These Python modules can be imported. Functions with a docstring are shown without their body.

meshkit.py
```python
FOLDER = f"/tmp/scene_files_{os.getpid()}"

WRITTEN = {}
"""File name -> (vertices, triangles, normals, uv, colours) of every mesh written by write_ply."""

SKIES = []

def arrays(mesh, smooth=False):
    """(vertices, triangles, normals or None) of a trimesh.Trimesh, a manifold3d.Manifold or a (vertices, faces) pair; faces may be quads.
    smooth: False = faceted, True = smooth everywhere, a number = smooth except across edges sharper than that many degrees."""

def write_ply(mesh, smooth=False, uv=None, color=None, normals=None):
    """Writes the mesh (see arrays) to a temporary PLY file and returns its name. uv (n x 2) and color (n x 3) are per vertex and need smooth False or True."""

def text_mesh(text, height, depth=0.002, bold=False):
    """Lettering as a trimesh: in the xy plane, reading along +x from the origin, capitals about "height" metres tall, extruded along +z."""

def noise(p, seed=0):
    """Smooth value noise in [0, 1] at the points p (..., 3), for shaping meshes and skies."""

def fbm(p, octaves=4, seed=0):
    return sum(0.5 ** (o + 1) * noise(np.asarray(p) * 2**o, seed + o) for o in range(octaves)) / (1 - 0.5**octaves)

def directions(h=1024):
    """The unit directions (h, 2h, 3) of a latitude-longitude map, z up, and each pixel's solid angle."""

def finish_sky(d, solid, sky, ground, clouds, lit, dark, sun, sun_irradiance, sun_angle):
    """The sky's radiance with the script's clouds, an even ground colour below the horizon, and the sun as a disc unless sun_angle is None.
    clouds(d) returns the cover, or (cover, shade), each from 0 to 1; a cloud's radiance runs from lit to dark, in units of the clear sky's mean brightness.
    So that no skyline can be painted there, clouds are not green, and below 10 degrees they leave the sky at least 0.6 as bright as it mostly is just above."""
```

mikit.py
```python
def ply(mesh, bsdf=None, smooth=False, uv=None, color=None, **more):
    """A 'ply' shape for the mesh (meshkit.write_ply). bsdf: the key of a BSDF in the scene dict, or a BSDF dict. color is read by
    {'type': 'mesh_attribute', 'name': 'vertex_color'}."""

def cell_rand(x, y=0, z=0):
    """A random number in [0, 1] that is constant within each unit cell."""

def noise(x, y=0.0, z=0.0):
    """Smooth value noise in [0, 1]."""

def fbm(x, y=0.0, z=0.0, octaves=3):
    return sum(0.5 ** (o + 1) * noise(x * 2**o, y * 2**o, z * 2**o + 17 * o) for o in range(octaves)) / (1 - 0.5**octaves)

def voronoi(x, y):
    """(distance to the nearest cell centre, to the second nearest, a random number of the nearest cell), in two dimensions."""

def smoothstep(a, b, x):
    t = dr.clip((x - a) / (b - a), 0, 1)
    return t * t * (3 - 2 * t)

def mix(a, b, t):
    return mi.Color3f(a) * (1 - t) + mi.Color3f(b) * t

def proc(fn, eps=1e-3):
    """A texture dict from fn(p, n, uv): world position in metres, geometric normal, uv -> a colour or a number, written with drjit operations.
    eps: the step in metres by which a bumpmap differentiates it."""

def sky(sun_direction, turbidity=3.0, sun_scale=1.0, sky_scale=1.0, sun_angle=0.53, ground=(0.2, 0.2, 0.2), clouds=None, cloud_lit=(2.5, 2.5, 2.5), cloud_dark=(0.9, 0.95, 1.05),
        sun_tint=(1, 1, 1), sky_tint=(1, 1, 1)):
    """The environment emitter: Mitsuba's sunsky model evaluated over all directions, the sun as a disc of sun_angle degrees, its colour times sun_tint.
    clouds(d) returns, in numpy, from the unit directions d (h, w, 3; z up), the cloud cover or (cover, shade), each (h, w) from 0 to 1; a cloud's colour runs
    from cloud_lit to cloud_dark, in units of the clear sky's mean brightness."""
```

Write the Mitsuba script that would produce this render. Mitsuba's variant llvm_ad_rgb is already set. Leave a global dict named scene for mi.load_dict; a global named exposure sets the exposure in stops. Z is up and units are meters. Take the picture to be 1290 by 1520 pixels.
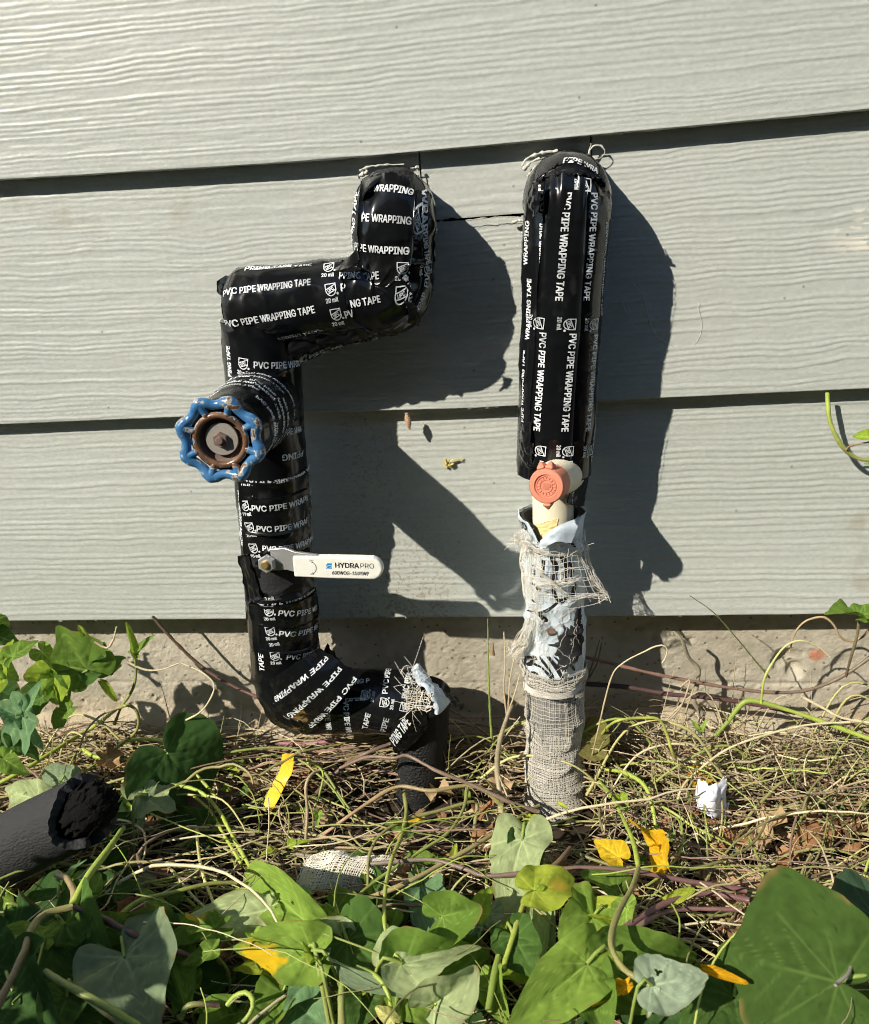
import math, random
import numpy as np, trimesh, mitsuba as mi, drjit as dr, mikit, meshkit
import manifold3d as m3
from mikit import ply, proc, noise, fbm, voronoi, cell_rand, smoothstep, mix

# ------------------------------------------------------------------ camera, sky, exposure
exposure = 2.36
W, H, F = 1290.0, 1520.0, 1200.0
YAW, PITCH, ROLL, DIST, CZ = -0.132658, 0.36427585, -0.07175066, 0.59083278, 0.32131585
SUN = np.array([-1.05, -1.0, 1.12]); SUN /= np.linalg.norm(SUN)


def camera_axes():
    cy, sy, cp, sp = math.cos(YAW), math.sin(YAW), math.cos(PITCH), math.sin(PITCH)
    f = np.array([sy * cp, cy * cp, -sp]); r = np.array([cy, -sy, 0.0]); u = np.cross(r, f)
    c, s = math.cos(ROLL), math.sin(ROLL)
    return c * r + s * u, -s * r + c * u, f


CR, CU, CF = camera_axes()
EYE = np.array([0.0, -DIST, CZ])
T = mi.ScalarTransform4f
scene, labels = {"type": "scene"}, {}
scene["camera"] = {"type": "thinlens", "fov": math.degrees(2 * math.atan(W / 2 / F)), "fov_axis": "x", "near_clip": 0.01, "far_clip": 100.0,
                   "aperture_radius": 0.0011, "focus_distance": 0.575,
                   "to_world": T().look_at(origin=EYE.tolist(), target=(EYE + CF).tolist(), up=CU.tolist())}
scene["sky"] = mikit.sky(SUN.tolist(), turbidity=3.0, ground=(0.12, 0.12, 0.09), sun_tint=(0.87, 1.0, 1.21))


# ------------------------------------------------------------------ measuring: photograph points back to places in the world
def ray(x, y):
    return CF + (x - W / 2) / F * CR - (y - H / 2) / F * CU


def at(x, y, d):
    """The point seen at (x, y) that stands d metres out from the siding."""
    v = ray(x, y)
    return EYE + (-d - EYE[1]) / v[1] * v


def az(x, y, z):
    v = ray(x, y)
    return EYE + (z - EYE[2]) / v[2] * v


def px(P):
    d = np.asarray(P, float) - EYE
    z = d @ CF
    return np.stack([W / 2 + F * (d @ CR) / z, H / 2 - F * (d @ CU) / z], -1)


GROUND = -0.163
RNG = np.random.default_rng(7)
V = lambda *a: np.array(a, float)  # noqa: E731


def unit(v):
    v = np.asarray(v, float)
    return v / (np.linalg.norm(v, axis=-1, keepdims=True) + 1e-12)


def spline(pts, n=60):
    """Catmull-Rom through the points, n even steps."""
    p = np.asarray(pts, float)
    if len(p) == 2:
        return p[0] + (p[1] - p[0]) * np.linspace(0, 1, n)[:, None]
    p = np.vstack([2 * p[0] - p[1], p, 2 * p[-1] - p[-2]])
    out = []
    for i in range(1, len(p) - 2):
        t = np.linspace(0, 1, 24, endpoint=False)[:, None]
        a, b, c, d = p[i - 1:i + 3]
        out.append(0.5 * (2 * b + (c - a) * t + (2 * a - 5 * b + 4 * c - d) * t**2 + (3 * b - a - 3 * c + d) * t**3))
    q = np.vstack(out + [p[-2:-1]])
    s = np.concatenate([[0], np.cumsum(np.linalg.norm(np.diff(q[:, :3], axis=0), axis=1))])
    g = np.linspace(0, s[-1], n)
    return np.stack([np.interp(g, s, q[:, k]) for k in range(q.shape[1])], -1)


def frames(c):
    t = unit(np.gradient(c, axis=0))
    n = np.zeros_like(c)
    m = int(np.argmin(np.abs(t[:, 1])))
    ref = V(0, -1, 0) if abs(t[m, 1]) < 0.95 else V(0, 0, 1)
    n[m] = unit(ref - ref @ t[m] * t[m])
    for rng in (range(m + 1, len(c)), range(m - 1, -1, -1)):
        prev = m
        for i in rng:
            v = n[prev] - n[prev] @ t[i] * t[i]
            n[i] = unit(v); prev = i
    return t, n, np.cross(t, n)


def grid_faces(a, b, wrap=False):
    i, j = np.meshgrid(np.arange(a - 1), np.arange(b if wrap else b - 1), indexing="ij")
    j2 = (j + 1) % b
    q = np.stack([i * b + j, i * b + j2, (i + 1) * b + j2, (i + 1) * b + j], -1).reshape(-1, 4)
    return np.vstack([q[:, [0, 2, 1]], q[:, [0, 3, 2]]])


def wire(pts, r0, r1=None, n=24, sides=6, wob=0.0, seed=0, smooth=True):
    """A curved tapering rod: (vertices, faces, share of the length of each vertex)."""
    r1 = r0 if r1 is None else r1
    c = spline(pts, n) if smooth else np.asarray(pts, float)
    n = len(c)
    t, a, b = frames(c)
    g = np.linspace(0, 1, n)
    r = r0 + (r1 - r0) * g
    if wob:
        r = r * (1 + wob * (meshkit.noise(np.stack([g * n / 3, g * 0 + seed, g * 0], -1)) - 0.5) * 2)
    ang = np.arange(sides) * 2 * np.pi / sides
    v = c[:, None] + r[:, None, None] * (np.cos(ang)[None, :, None] * a[:, None] + np.sin(ang)[None, :, None] * b[:, None])
    v = np.vstack([v.reshape(-1, 3), c[:1], c[-1:]])
    f = [grid_faces(n, sides, True)]
    k = np.arange(sides); k2 = (k + 1) % sides
    f += [np.stack([k * 0 + n * sides, k2, k], -1), np.stack([k * 0 + n * sides + 1, (n - 1) * sides + k, (n - 1) * sides + k2], -1)]
    return v, np.vstack(f), np.concatenate([np.repeat(g, sides), [0, 1]])


class Pile:
    """Collects pieces into one mesh with vertex colours."""
    def __init__(self):
        self.v, self.f, self.c, self.n = [], [], [], 0

    def add(self, v, f, c=None):
        v = np.asarray(v, float)
        self.v.append(v); self.f.append(np.asarray(f) + self.n); self.n += len(v)
        if c is not None:
            self.c.append(np.broadcast_to(np.asarray(c, float), (len(v), 3)))

    def mesh(self):
        return trimesh.Trimesh(np.vstack(self.v), np.vstack(self.f), process=False)

    def col(self):
        return np.vstack(self.c) if self.c else None


def lerp3(a, b, t):
    return np.asarray(a)[None] * (1 - t)[:, None] + np.asarray(b)[None] * t[:, None]


# ------------------------------------------------------------------ names and labels
def numbered(name):
    """NAME, or NAME_001 ... when things or parts of that key exist already."""
    taken = lambda k: k in scene or k in labels or any(x.startswith(k + "__") for x in scene)  # noqa: E731
    key, i = name, 0
    while taken(key):
        i += 1; key = f"{name}_{i:03d}"
    return key


def thing(name, label, cat, group=None):
    key = numbered(name)
    labels[key] = {"label": label, "category": cat}
    if group:
        labels[key]["group"] = group
    return key


def part(holder, name, mesh, bsdf, smooth=35, label=None, color=None, kind=None):
    key = numbered(f"{holder}__{name}")
    scene[key] = ply(mesh, bsdf, smooth=True if color is not None else smooth, color=color)
    if label or kind:
        labels[key] = {k: v for k, v in (("label", label), ("kind", kind)) if v}
    return key


def single(name, label, cat, mesh, bsdf, smooth=35, color=None, group=None, kind=None):
    key = numbered(name)
    scene[key] = ply(mesh, bsdf, smooth=True if color is not None else smooth, color=color)
    labels[key] = {"label": label, "category": cat}
    if group:
        labels[key]["group"] = group
    if kind:
        labels[key]["kind"] = kind
    return key


def structure(name, mesh, bsdf, smooth=35):
    scene[name] = ply(mesh, bsdf, smooth=smooth)
    labels[name] = {"kind": "structure", "label": name.replace("_", " ")}


def man(mesh):
    mesh = mesh.copy(); mesh.merge_vertices(); mesh.update_faces(mesh.nondegenerate_faces()); mesh.remove_unreferenced_vertices()
    if mesh.volume < 0:
        mesh.invert()
    return m3.Manifold(m3.Mesh(np.asarray(mesh.vertices, np.float32), np.asarray(mesh.faces, np.uint32)))


def unman(m):
    k = m.to_mesh()
    return trimesh.Trimesh(np.asarray(k.vert_properties[:, :3], float), np.asarray(k.tri_verts, int), process=False)


def balls(pts, r, seg=12):
    """Hull of spheres."""
    r = np.broadcast_to(r, (len(pts),))
    return m3.Manifold.batch_hull([m3.Manifold.sphere(float(q), seg).translate([float(x) for x in p]) for p, q in zip(pts, r)])


def lathe(profile, origin, axis, n=40, ref=(0.0, 0.0, 1.0)):
    """profile: (radius, height) pairs turned round the axis."""
    a = unit(axis); e1 = unit(np.asarray(ref) - np.asarray(ref) @ a * a); e2 = np.cross(a, e1)
    p = np.asarray(profile, float)
    th = np.arange(n) * 2 * np.pi / n
    v = np.asarray(origin) + p[:, None, 1:2] * a + p[:, None, 0:1] * (np.cos(th)[None, :, None] * e1 + np.sin(th)[None, :, None] * e2)
    f = grid_faces(len(p), n, True)
    return trimesh.Trimesh(v.reshape(-1, 3), f[:, ::-1] if True else f, process=False)


# ------------------------------------------------------------------ materials
def rgb(*c):
    return {"type": "rgb", "value": list(map(float, c))}


def pr(color, rough=0.5, spec=0.5, **k):
    return {"type": "twosided", "bsdf": {"type": "principled", "base_color": color if isinstance(color, dict) else rgb(*color), "roughness": rough, "specular": spec, **k}}


def bumped(b, fn, scale, eps=4e-4):
    return {"type": "twosided", "bsdf": {"type": "bumpmap", "arbitrary": proc(fn, eps), "scale": scale, "bsdf": b["bsdf"]}}


def siding_color(p, n, uv):
    big = fbm(p.x * 5, p.z * 9, 3.0, octaves=3)
    fine = fbm(p.x * 420, p.z * 650, 5.0, octaves=2)
    c = mix((0.384, 0.404, 0.374), (0.442, 0.460, 0.430), big)
    c = c * (0.93 + 0.14 * fine)
    # mud splash and brown specks low on the wall between the pipes
    zone = smoothstep(0.075, 0.02, dr.abs(p.x + 0.115)) * smoothstep(0.13, 0.0, p.z) + 0.55 * smoothstep(0.035, 0.01, dr.abs(p.x + 0.13)) * smoothstep(0.05, 0.13, p.z) * smoothstep(0.21, 0.17, p.z)
    sp = smoothstep(0.60, 0.72, fbm(p.x * 520, p.z * 520, 1.0, octaves=2)) * zone
    c = mix(c, (0.22, 0.175, 0.11), dr.clip(sp * 0.55 + zone * 0.10, 0, 1))
    # faint brown grime at the right and under the upper lap
    gr = smoothstep(0.55, 0.8, fbm(p.x * 40, p.z * 40, 9.0, octaves=4)) * (smoothstep(0.2, 0.26, p.x) * smoothstep(0.15, 0.08, p.z) + 0.5 * smoothstep(0.30, 0.335, p.z) * smoothstep(-0.05, -0.12, p.x) * smoothstep(0.36, 0.35, p.z))
    c = mix(c, (0.27, 0.23, 0.15), dr.clip(gr * 0.6, 0, 1))
    # paint chips, cream, on the second board at the right
    ch = smoothstep(0.63, 0.66, fbm(p.x * 55, p.z * 190, 2.0, octaves=3)) * smoothstep(0.19, 0.23, p.x) * smoothstep(0.02, 0.01, dr.abs(p.z - 0.283))
    c = mix(c, (0.62, 0.60, 0.52), ch)
    # stray dark flecks
    d1, d2, w = voronoi(p.x * 22, p.z * 22)
    fl = smoothstep(0.026, 0.014, d1) * dr.select(w > 0.80, 1.0, 0.0)
    return mix(c, (0.12, 0.11, 0.08), fl * 0.55)


def concrete_color(p, n, uv):
    a = fbm(p.x * 14, p.z * 22, 1.0, octaves=4)
    b = fbm(p.x * 160, p.z * 160, p.y * 160, octaves=3)
    c = mix((0.31, 0.280, 0.218), (0.48, 0.440, 0.360), a) * (0.82 + 0.36 * b)
    c = mix(c, (0.50, 0.36, 0.19), smoothstep(-0.075, -0.13, p.z) * 0.55 * fbm(p.x * 30, p.z * 30, 4.0))
    red = smoothstep(0.008, 0.005, dr.sqrt(dr.square(p.x - 0.2305) + dr.square((p.z + 0.052) * 1.2)))
    c = mix(c, (0.42, 0.20, 0.13), red)
    d1, d2, w = voronoi(p.x * 160, p.z * 160)
    return c * (1 - 0.6 * smoothstep(0.22, 0.1, d1) * dr.select(w > 0.88, 1.0, 0.0))


def concrete_bump(p, n, uv):
    return fbm(p.x * 420, p.z * 420, p.y * 420, octaves=3)


def soil_color(p, n, uv):
    return mix((0.018, 0.014, 0.010), (0.07, 0.052, 0.034), fbm(p.x * 90, p.y * 90, 1.0, octaves=4))


def foam_bump(p, n, uv):
    return fbm(p.x * 800, p.y * 800, p.z * 800, octaves=2)


def tape_rough(p, n, uv):
    return 0.12 + 0.16 * smoothstep(0.45, 0.75, fbm(p.x * 60, p.y * 60, p.z * 60, octaves=4))


def tape_color(p, n, uv):
    d = smoothstep(0.60, 0.85, fbm(p.x * 110, p.y * 110, p.z * 60, octaves=4))
    return mix((0.0055, 0.006, 0.007), (0.020, 0.020, 0.020), d)


def ink_color(p, n, uv):
    w = smoothstep(0.42, 0.75, fbm(p.x * 90, p.z * 90, p.y * 90, octaves=4))
    return mix((0.76, 0.79, 0.82), (0.40, 0.42, 0.44), w) * (0.85 + 0.3 * noise(p.x * 900, p.z * 900, p.y * 900))


def bag_color(p, n, uv):
    """Pale blue film under the black brush strokes."""
    return mix((0.48, 0.57, 0.65), (0.62, 0.68, 0.72), fbm(p.x * 80, p.z * 80, 1.0)) * (0.93 + 0.12 * fbm(p.x * 500, p.z * 500, 2.0))


def wheel_color(p, n, uv):
    a = fbm(p.x * 260, p.z * 260, p.y * 260, octaves=4)
    r = dr.sqrt(dr.square(p.x - WHEEL[0]) + dr.square(p.z - WHEEL[2]))
    worn = 0.95 * smoothstep(0.0185, 0.0140, r) + 2.3 * (a - 0.5) + 0.04
    c = mix((0.025, 0.115, 0.28), (0.062, 0.175, 0.34), fbm(p.x * 160, p.z * 160, 3.0))
    c = mix(c, (0.42, 0.40, 0.34), smoothstep(0.22, 0.36, worn))
    rust = mix((0.040, 0.030, 0.025), (0.22, 0.110, 0.055), fbm(p.x * 180, p.z * 180, 7.0))
    return mix(c, rust, smoothstep(0.36, 0.52, worn))


WHEEL = at(328, 653, 0.148)
scene["paint"] = pr(proc(siding_color), 0.44, 0.55)
scene["concrete"] = bumped(pr(proc(concrete_color), 0.9, 0.2), concrete_bump, 0.0011)
scene["soil"] = pr(proc(soil_color), 0.95, 0.1)
scene["sheathing"] = pr((0.05, 0.045, 0.035), 0.9, 0.1)
scene["caulk"] = pr((0.50, 0.49, 0.43), 0.5, 0.4)
scene["tape"] = pr(proc(tape_color), proc(tape_rough), 0.42)
scene["ink"] = pr(proc(ink_color), 0.4, 0.4)
scene["foam"] = bumped(pr((0.014, 0.014, 0.014), 0.62, 0.35), foam_bump, 0.0022)
scene["foam_matte"] = bumped(pr((0.024, 0.024, 0.026), 0.8, 0.25), foam_bump, 0.0006)
scene["pvc"] = pr((0.76, 0.69, 0.52), 0.35, 0.5)
scene["foam_black"] = bumped(pr((0.006, 0.006, 0.006), 0.9, 0.1), foam_bump, 0.001)
scene["glue"] = pr((0.78, 0.62, 0.30), 0.25, 0.5)
scene["rubber"] = pr((0.62, 0.225, 0.145), 0.5, 0.35)
scene["bag"] = pr(proc(bag_color), 0.32, 0.5)
scene["film"] = pr((0.50, 0.57, 0.64), 0.35, 0.5)
scene["black"] = pr((0.014, 0.014, 0.015), 0.5, 0.4)
scene["thread"] = pr((0.66, 0.62, 0.54), 0.8, 0.2)
scene["thread_dirty"] = pr((0.54, 0.51, 0.45), 0.85, 0.2)
scene["vinyl"] = pr((0.80, 0.79, 0.72), 0.3, 0.5)
scene["logo_blue"] = pr((0.02, 0.22, 0.58), 0.4, 0.4)
scene["chrome"] = pr((0.62, 0.62, 0.62), 0.32, 0.5, metallic=0.72)
scene["brass"] = pr((0.42, 0.30, 0.12), 0.45, 0.5, metallic=0.8)
scene["wheel_paint"] = pr(proc(wheel_color), 0.28, 0.5)
scene["washer"] = pr((0.33, 0.305, 0.275), 0.5, 0.5, metallic=0.3)
scene["rusty"] = pr((0.15, 0.105, 0.085), 0.75, 0.3)
scene["plant"] = pr({"type": "mesh_attribute", "name": "vertex_color"}, 0.45, 0.4)
scene["dry"] = pr({"type": "mesh_attribute", "name": "vertex_color"}, 0.8, 0.2)
scene["leaf"] = {"type": "principledthin", "base_color": {"type": "mesh_attribute", "name": "vertex_color"}, "roughness": 0.66, "diff_trans": 0.85, "eta": 1.33}
scene["case"] = pr((0.42, 0.28, 0.17), 0.6, 0.3)
scene["foam_tube"] = bumped(pr((0.027, 0.027, 0.029), 0.75, 0.3), foam_bump, 0.0011)
scene["fence_wood"] = pr((0.11, 0.085, 0.06), 0.8, 0.2)
scene["gauze_under"] = pr((0.20, 0.195, 0.185), 0.8, 0.2)
scene["paper"] = pr((0.70, 0.71, 0.78), 0.6, 0.3)
scene["yellow_tape"] = pr((0.78, 0.44, 0.02), 0.35, 0.5)

# ------------------------------------------------------------------ the house wall: lapped boards with pressed wood grain
LAP = 0.0115
EDGES = [[(-200, 925), (0, 922), (370, 919), (700, 916), (1000, 914.5), (1288, 911), (1500, 908)],
         [(-200, 638), (0, 630), (250, 620), (440, 613), (700, 606), (960, 592), (1288, 577), (1500, 567)],
         [(-200, 279), (0, 267), (250, 252), (400, 243), (560, 231), (700, 218), (1000, 190), (1288, 163), (1500, 143)]]
EDGE_PTS = [np.array([at(x, y, 0.0) for x, y in e]) for e in EDGES]


def edge_z(k, x):
    if k < 3:
        p = EDGE_PTS[k]
        z = np.interp(x, p[:, 0], p[:, 2])
        lo = (p[1, 2] - p[0, 2]) / (p[1, 0] - p[0, 0]); hi = (p[-1, 2] - p[-2, 2]) / (p[-1, 0] - p[-2, 0])
        far = np.where(x < p[0, 0], (x - p[0, 0]) * lo, np.where(x > p[-1, 0], (x - p[-1, 0]) * hi, 0)) * 0.3
        return z + far
    return edge_z(2, x) + 0.178 * (k - 2)


def heightfield(P, out, keep, depth):
    """P (nx, nz, 3) front points, moved OUT metres towards the viewer; quads kept by KEEP; free edges get a return DEPTH metres deep."""
    nx, nz = P.shape[:2]
    Q = P.copy(); Q[..., 1] -= out
    idx = np.arange(nx * nz).reshape(nx, nz)
    q = np.stack([idx[:-1, :-1], idx[1:, :-1], idx[1:, 1:], idx[:-1, 1:]], -1)[keep]
    f = np.vstack([q[:, [0, 1, 2]], q[:, [0, 2, 3]]])
    Q = Q.reshape(-1, 3)
    e = np.vstack([q[:, [0, 1]], q[:, [1, 2]], q[:, [2, 3]], q[:, [3, 0]]])
    code = np.sort(e, 1) @ [len(Q), 1]
    _, first, cnt = np.unique(code, return_index=True, return_counts=True)
    e = e[first[cnt == 1]]
    a, b = Q[e[:, 0]], Q[e[:, 1]]
    back = lambda v: np.stack([v[:, 0], v[:, 1] + depth, v[:, 2]], -1)  # noqa: E731
    s = np.vstack([a, b, back(b), back(a)])
    n = len(e); k = np.arange(n)
    sf = np.vstack([np.stack([k, k + 3 * n, k + 2 * n], -1), np.stack([k, k + 2 * n, k + n], -1)])
    used = np.unique(f); remap = np.full(len(Q), -1); remap[used] = np.arange(len(used))
    v = np.vstack([Q[used], s]); f = np.vstack([remap[f], sf + len(used)])
    return trimesh.Trimesh(v, f, process=False)


def grain(X, Z, seed, pitch, wav, amp, smoothness=0.45):
    """Pressed cedar grain: uneven ledges that rise slowly going down and drop off sharply at their lower edge."""
    N = lambda fx, fz, k: meshkit.noise(np.stack([X * fx, Z * fz, X * 0 + 3.1 * k], -1), seed + k)  # noqa: E731
    warp = wav * (0.011 * (N(5, 16, 1) - 0.5) + 0.0050 * (N(17, 40, 2) - 0.5) + 0.0034 * (N(46, 70, 3) - 0.5) + 0.0014 * (N(120, 120, 4) - 0.5))
    zz = Z + warp
    ph = zz / pitch + 1.6 * meshkit.noise(np.stack([zz * 22, zz * 0, zz * 0], -1), seed + 9) + 0.7 * N(3, 30, 6)
    line = np.floor(ph); f = ph - line
    prof = np.where(f < 0.16, f / 0.16, 1 - (np.maximum(f - 0.16, 0) / 0.84) ** 0.75)          # f rises upwards: sharp foot, long fall
    prof = prof * prof * (3 - 2 * prof)
    keep = meshkit.noise(np.stack([X * 6 + line * 7.7, line * 3.3, line * 0], -1), seed + 11)
    strength = np.clip((keep - 0.10) * 1.7, 0.05, 1) * (1 - smoothness + smoothness * np.clip((N(4, 11, 7) - 0.28) * 2.6, 0, 1))
    prof = 0.62 * prof + 0.38 * (0.5 - 0.5 * np.cos(2 * np.pi * ph))
    fine = 0.00034 * (N(34, 330, 15) - 0.5) + 0.00022 * (N(70, 620, 16) - 0.5) + 0.00010 * (N(900, 900, 12) - 0.5) + 0.00012 * (N(300, 420, 13) - 0.5) + 0.00018 * (N(90, 160, 14) - 0.5)
    return amp * prof * strength + fine


wall = thing("house_wall", "pale sage green house wall of wide lapped boards with pressed wood grain", "wall")
XS = np.concatenate([-np.geomspace(0.1, 1.2, 26)[::-1] - 0.42, np.arange(-0.515, 0.415, 0.0022), np.geomspace(0.1, 1.2, 26) + 0.32])
XS = np.unique(np.round(XS, 5))
# saw cuts round the notch in the second board, where the pipes go in
NX0 = at(620, 233, 0.0)[0]; NX1 = at(879, 225, 0.0)[0]
NZ = at(710, 324, -0.002)[2]


def board(k, nz, seed, pitch, wav, amp, smoothness, notch=0):
    xs = XS
    if notch:
        xs = np.unique(np.concatenate([XS, [NX0 - 0.0006, NX0 + 0.0006, NX1 - 0.0006, NX1 + 0.0006]]))
    lo, hi = edge_z(k, xs), edge_z(k + 1, xs) + 0.022
    v = np.concatenate([[0, 0.0012, 0.003], np.linspace(0.006, 1, nz)])
    X = np.repeat(xs[:, None], len(v), 1); Z = lo[:, None] + (hi - lo)[:, None] * v[None]
    rag = 0.0005 * (meshkit.fbm(np.stack([xs * 240, xs * 0, xs * 0 + k], -1), 3, seed) - 0.5) * 2
    Z[:, 0] += rag
    Y = LAP * (Z - lo[:, None]) / 0.178
    out = grain(X, Z - lo[:, None] * 0.85, seed, pitch, wav, amp, smoothness)
    out[:, 0] -= 0.0011; out[:, 1] -= 0.0003
    xm, zm = (X[:-1, :-1] + X[1:, 1:]) / 2, (Z[:-1, :-1] + Z[1:, 1:]) / 2
    keep = np.ones(xm.shape, bool)
    gap = 0.0007 * (1 + meshkit.noise(np.stack([xm * 150, xm * 0, xm * 0], -1), 3))
    inside = (xm > NX0 + 0.0009) & (xm < NX1 - 0.0009) & (zm > NZ + gap)
    if notch == 1:
        keep &= ~((xm > NX0 - 0.0009) & (xm < NX1 + 0.0009) & (zm > NZ - gap * 0.6))
    if notch == 2:
        keep &= inside; Y = Y - 0.0004
    P = np.stack([X, Y, Z], -1)
    if notch == 2:
        cols = np.where(keep.any(1))[0]; i0, i1 = cols[0], cols[-1] + 2
        P, out, keep = P[i0:i1], out[i0:i1], keep[i0:i1 - 1]
    return heightfield(P, out, keep, LAP * 0.86)


for args, lab in (((0, 255, 3, 0.0048, 0.50, 0.00052, 0.05), "lowest board, above the concrete"), ((1, 262, 11, 0.0037, 0.85, 0.00052, 0.42, 1), "middle board, notched round the pipe entries"),
                  ((2, 262, 29, 0.0032, 0.50, 0.00042, 0.08), "top board in view"), ((3, 60, 31, 0.0070, 1.0, 0.0005, 0.2), None)):
    part(wall, "siding_board", board(*args), "paint", smooth=50, label=lab)
part(wall, "patch_board", board(1, 280, 17, 0.0085, 0.9, 0.00045, 0.8, 2), "paint", smooth=50, label="small loose-fitting board piece let in between the two pipe tops")
sh = trimesh.creation.box(extents=(2.9, 0.012, 0.80)); sh.apply_translation((0, 0.033, 0.41))
part(wall, "sheathing", sh, "sheathing")

for k in range(4, 12):                                          # plainer boards above the view, up to the roof overhang out of view
    b = trimesh.creation.box(extents=(3.0, 0.008, 0.20)); b.apply_transform(trimesh.transformations.rotation_matrix(-LAP / 0.178, (1, 0, 0))); b.apply_translation((0, 0.009, 0.356 + 0.178 * (k - 2) + 0.098))
    part(wall, "siding_board", b, "paint", smooth=False)
ev = trimesh.creation.box(extents=(5.0, 0.75, 0.10)); ev.apply_translation((0, -0.345, 2.25))  # roof overhang out of view, placed to block high sky light
part(wall, "unseen_eave", ev, "caulk", smooth=False)


def smear(pts, d, r, seed):
    """A dab of filler: knobbly flattened rope."""
    P = [at(x, y, d) for x, y in pts]
    r *= 0.62
    v, f, g = wire(P, r, r * 0.6, n=34, sides=8, wob=0.55, seed=seed)
    v = v + 0.0011 * (meshkit.noise(v * 420, seed)[:, None] - 0.5) * V(1, 1, 1)
    return trimesh.Trimesh(v, f, process=False)


cl = Pile()
for i, (pts, r) in enumerate([([(775, 246), (782, 236), (800, 228), (828, 224)], 0.0022), ([(777, 252), (790, 240), (812, 232)], 0.0018), ([(783, 262), (796, 247), (806, 238)], 0.0014),
                              ([(868, 229), (876, 233), (890, 235), (898, 226), (893, 217), (882, 216), (876, 223)], 0.0011), ([(878, 212), (875, 226), (880, 242), (884, 254)], 0.0010),
                              ([(851, 227), (866, 231), (880, 246), (889, 262)], 0.0014), ([(534, 254), (541, 250), (556, 246), (600, 244)], 0.0014), ([(532, 262), (540, 258), (546, 254)], 0.0024),
                              ([(618, 246), (622, 262), (626, 276)], 0.0013), ([(610, 250), (622, 248)], 0.0012), ([(760, 330), (776, 327), (784, 333)], 0.0013), ([(690, 327), (730, 323), (770, 321)], 0.0006)]):
    m = smear(pts, -0.0045 if pts[0][1] < 300 else -0.0035, r, i)
    cl.add(m.vertices, m.faces)
dp = Pile(); rd = np.random.default_rng(23)
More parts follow.
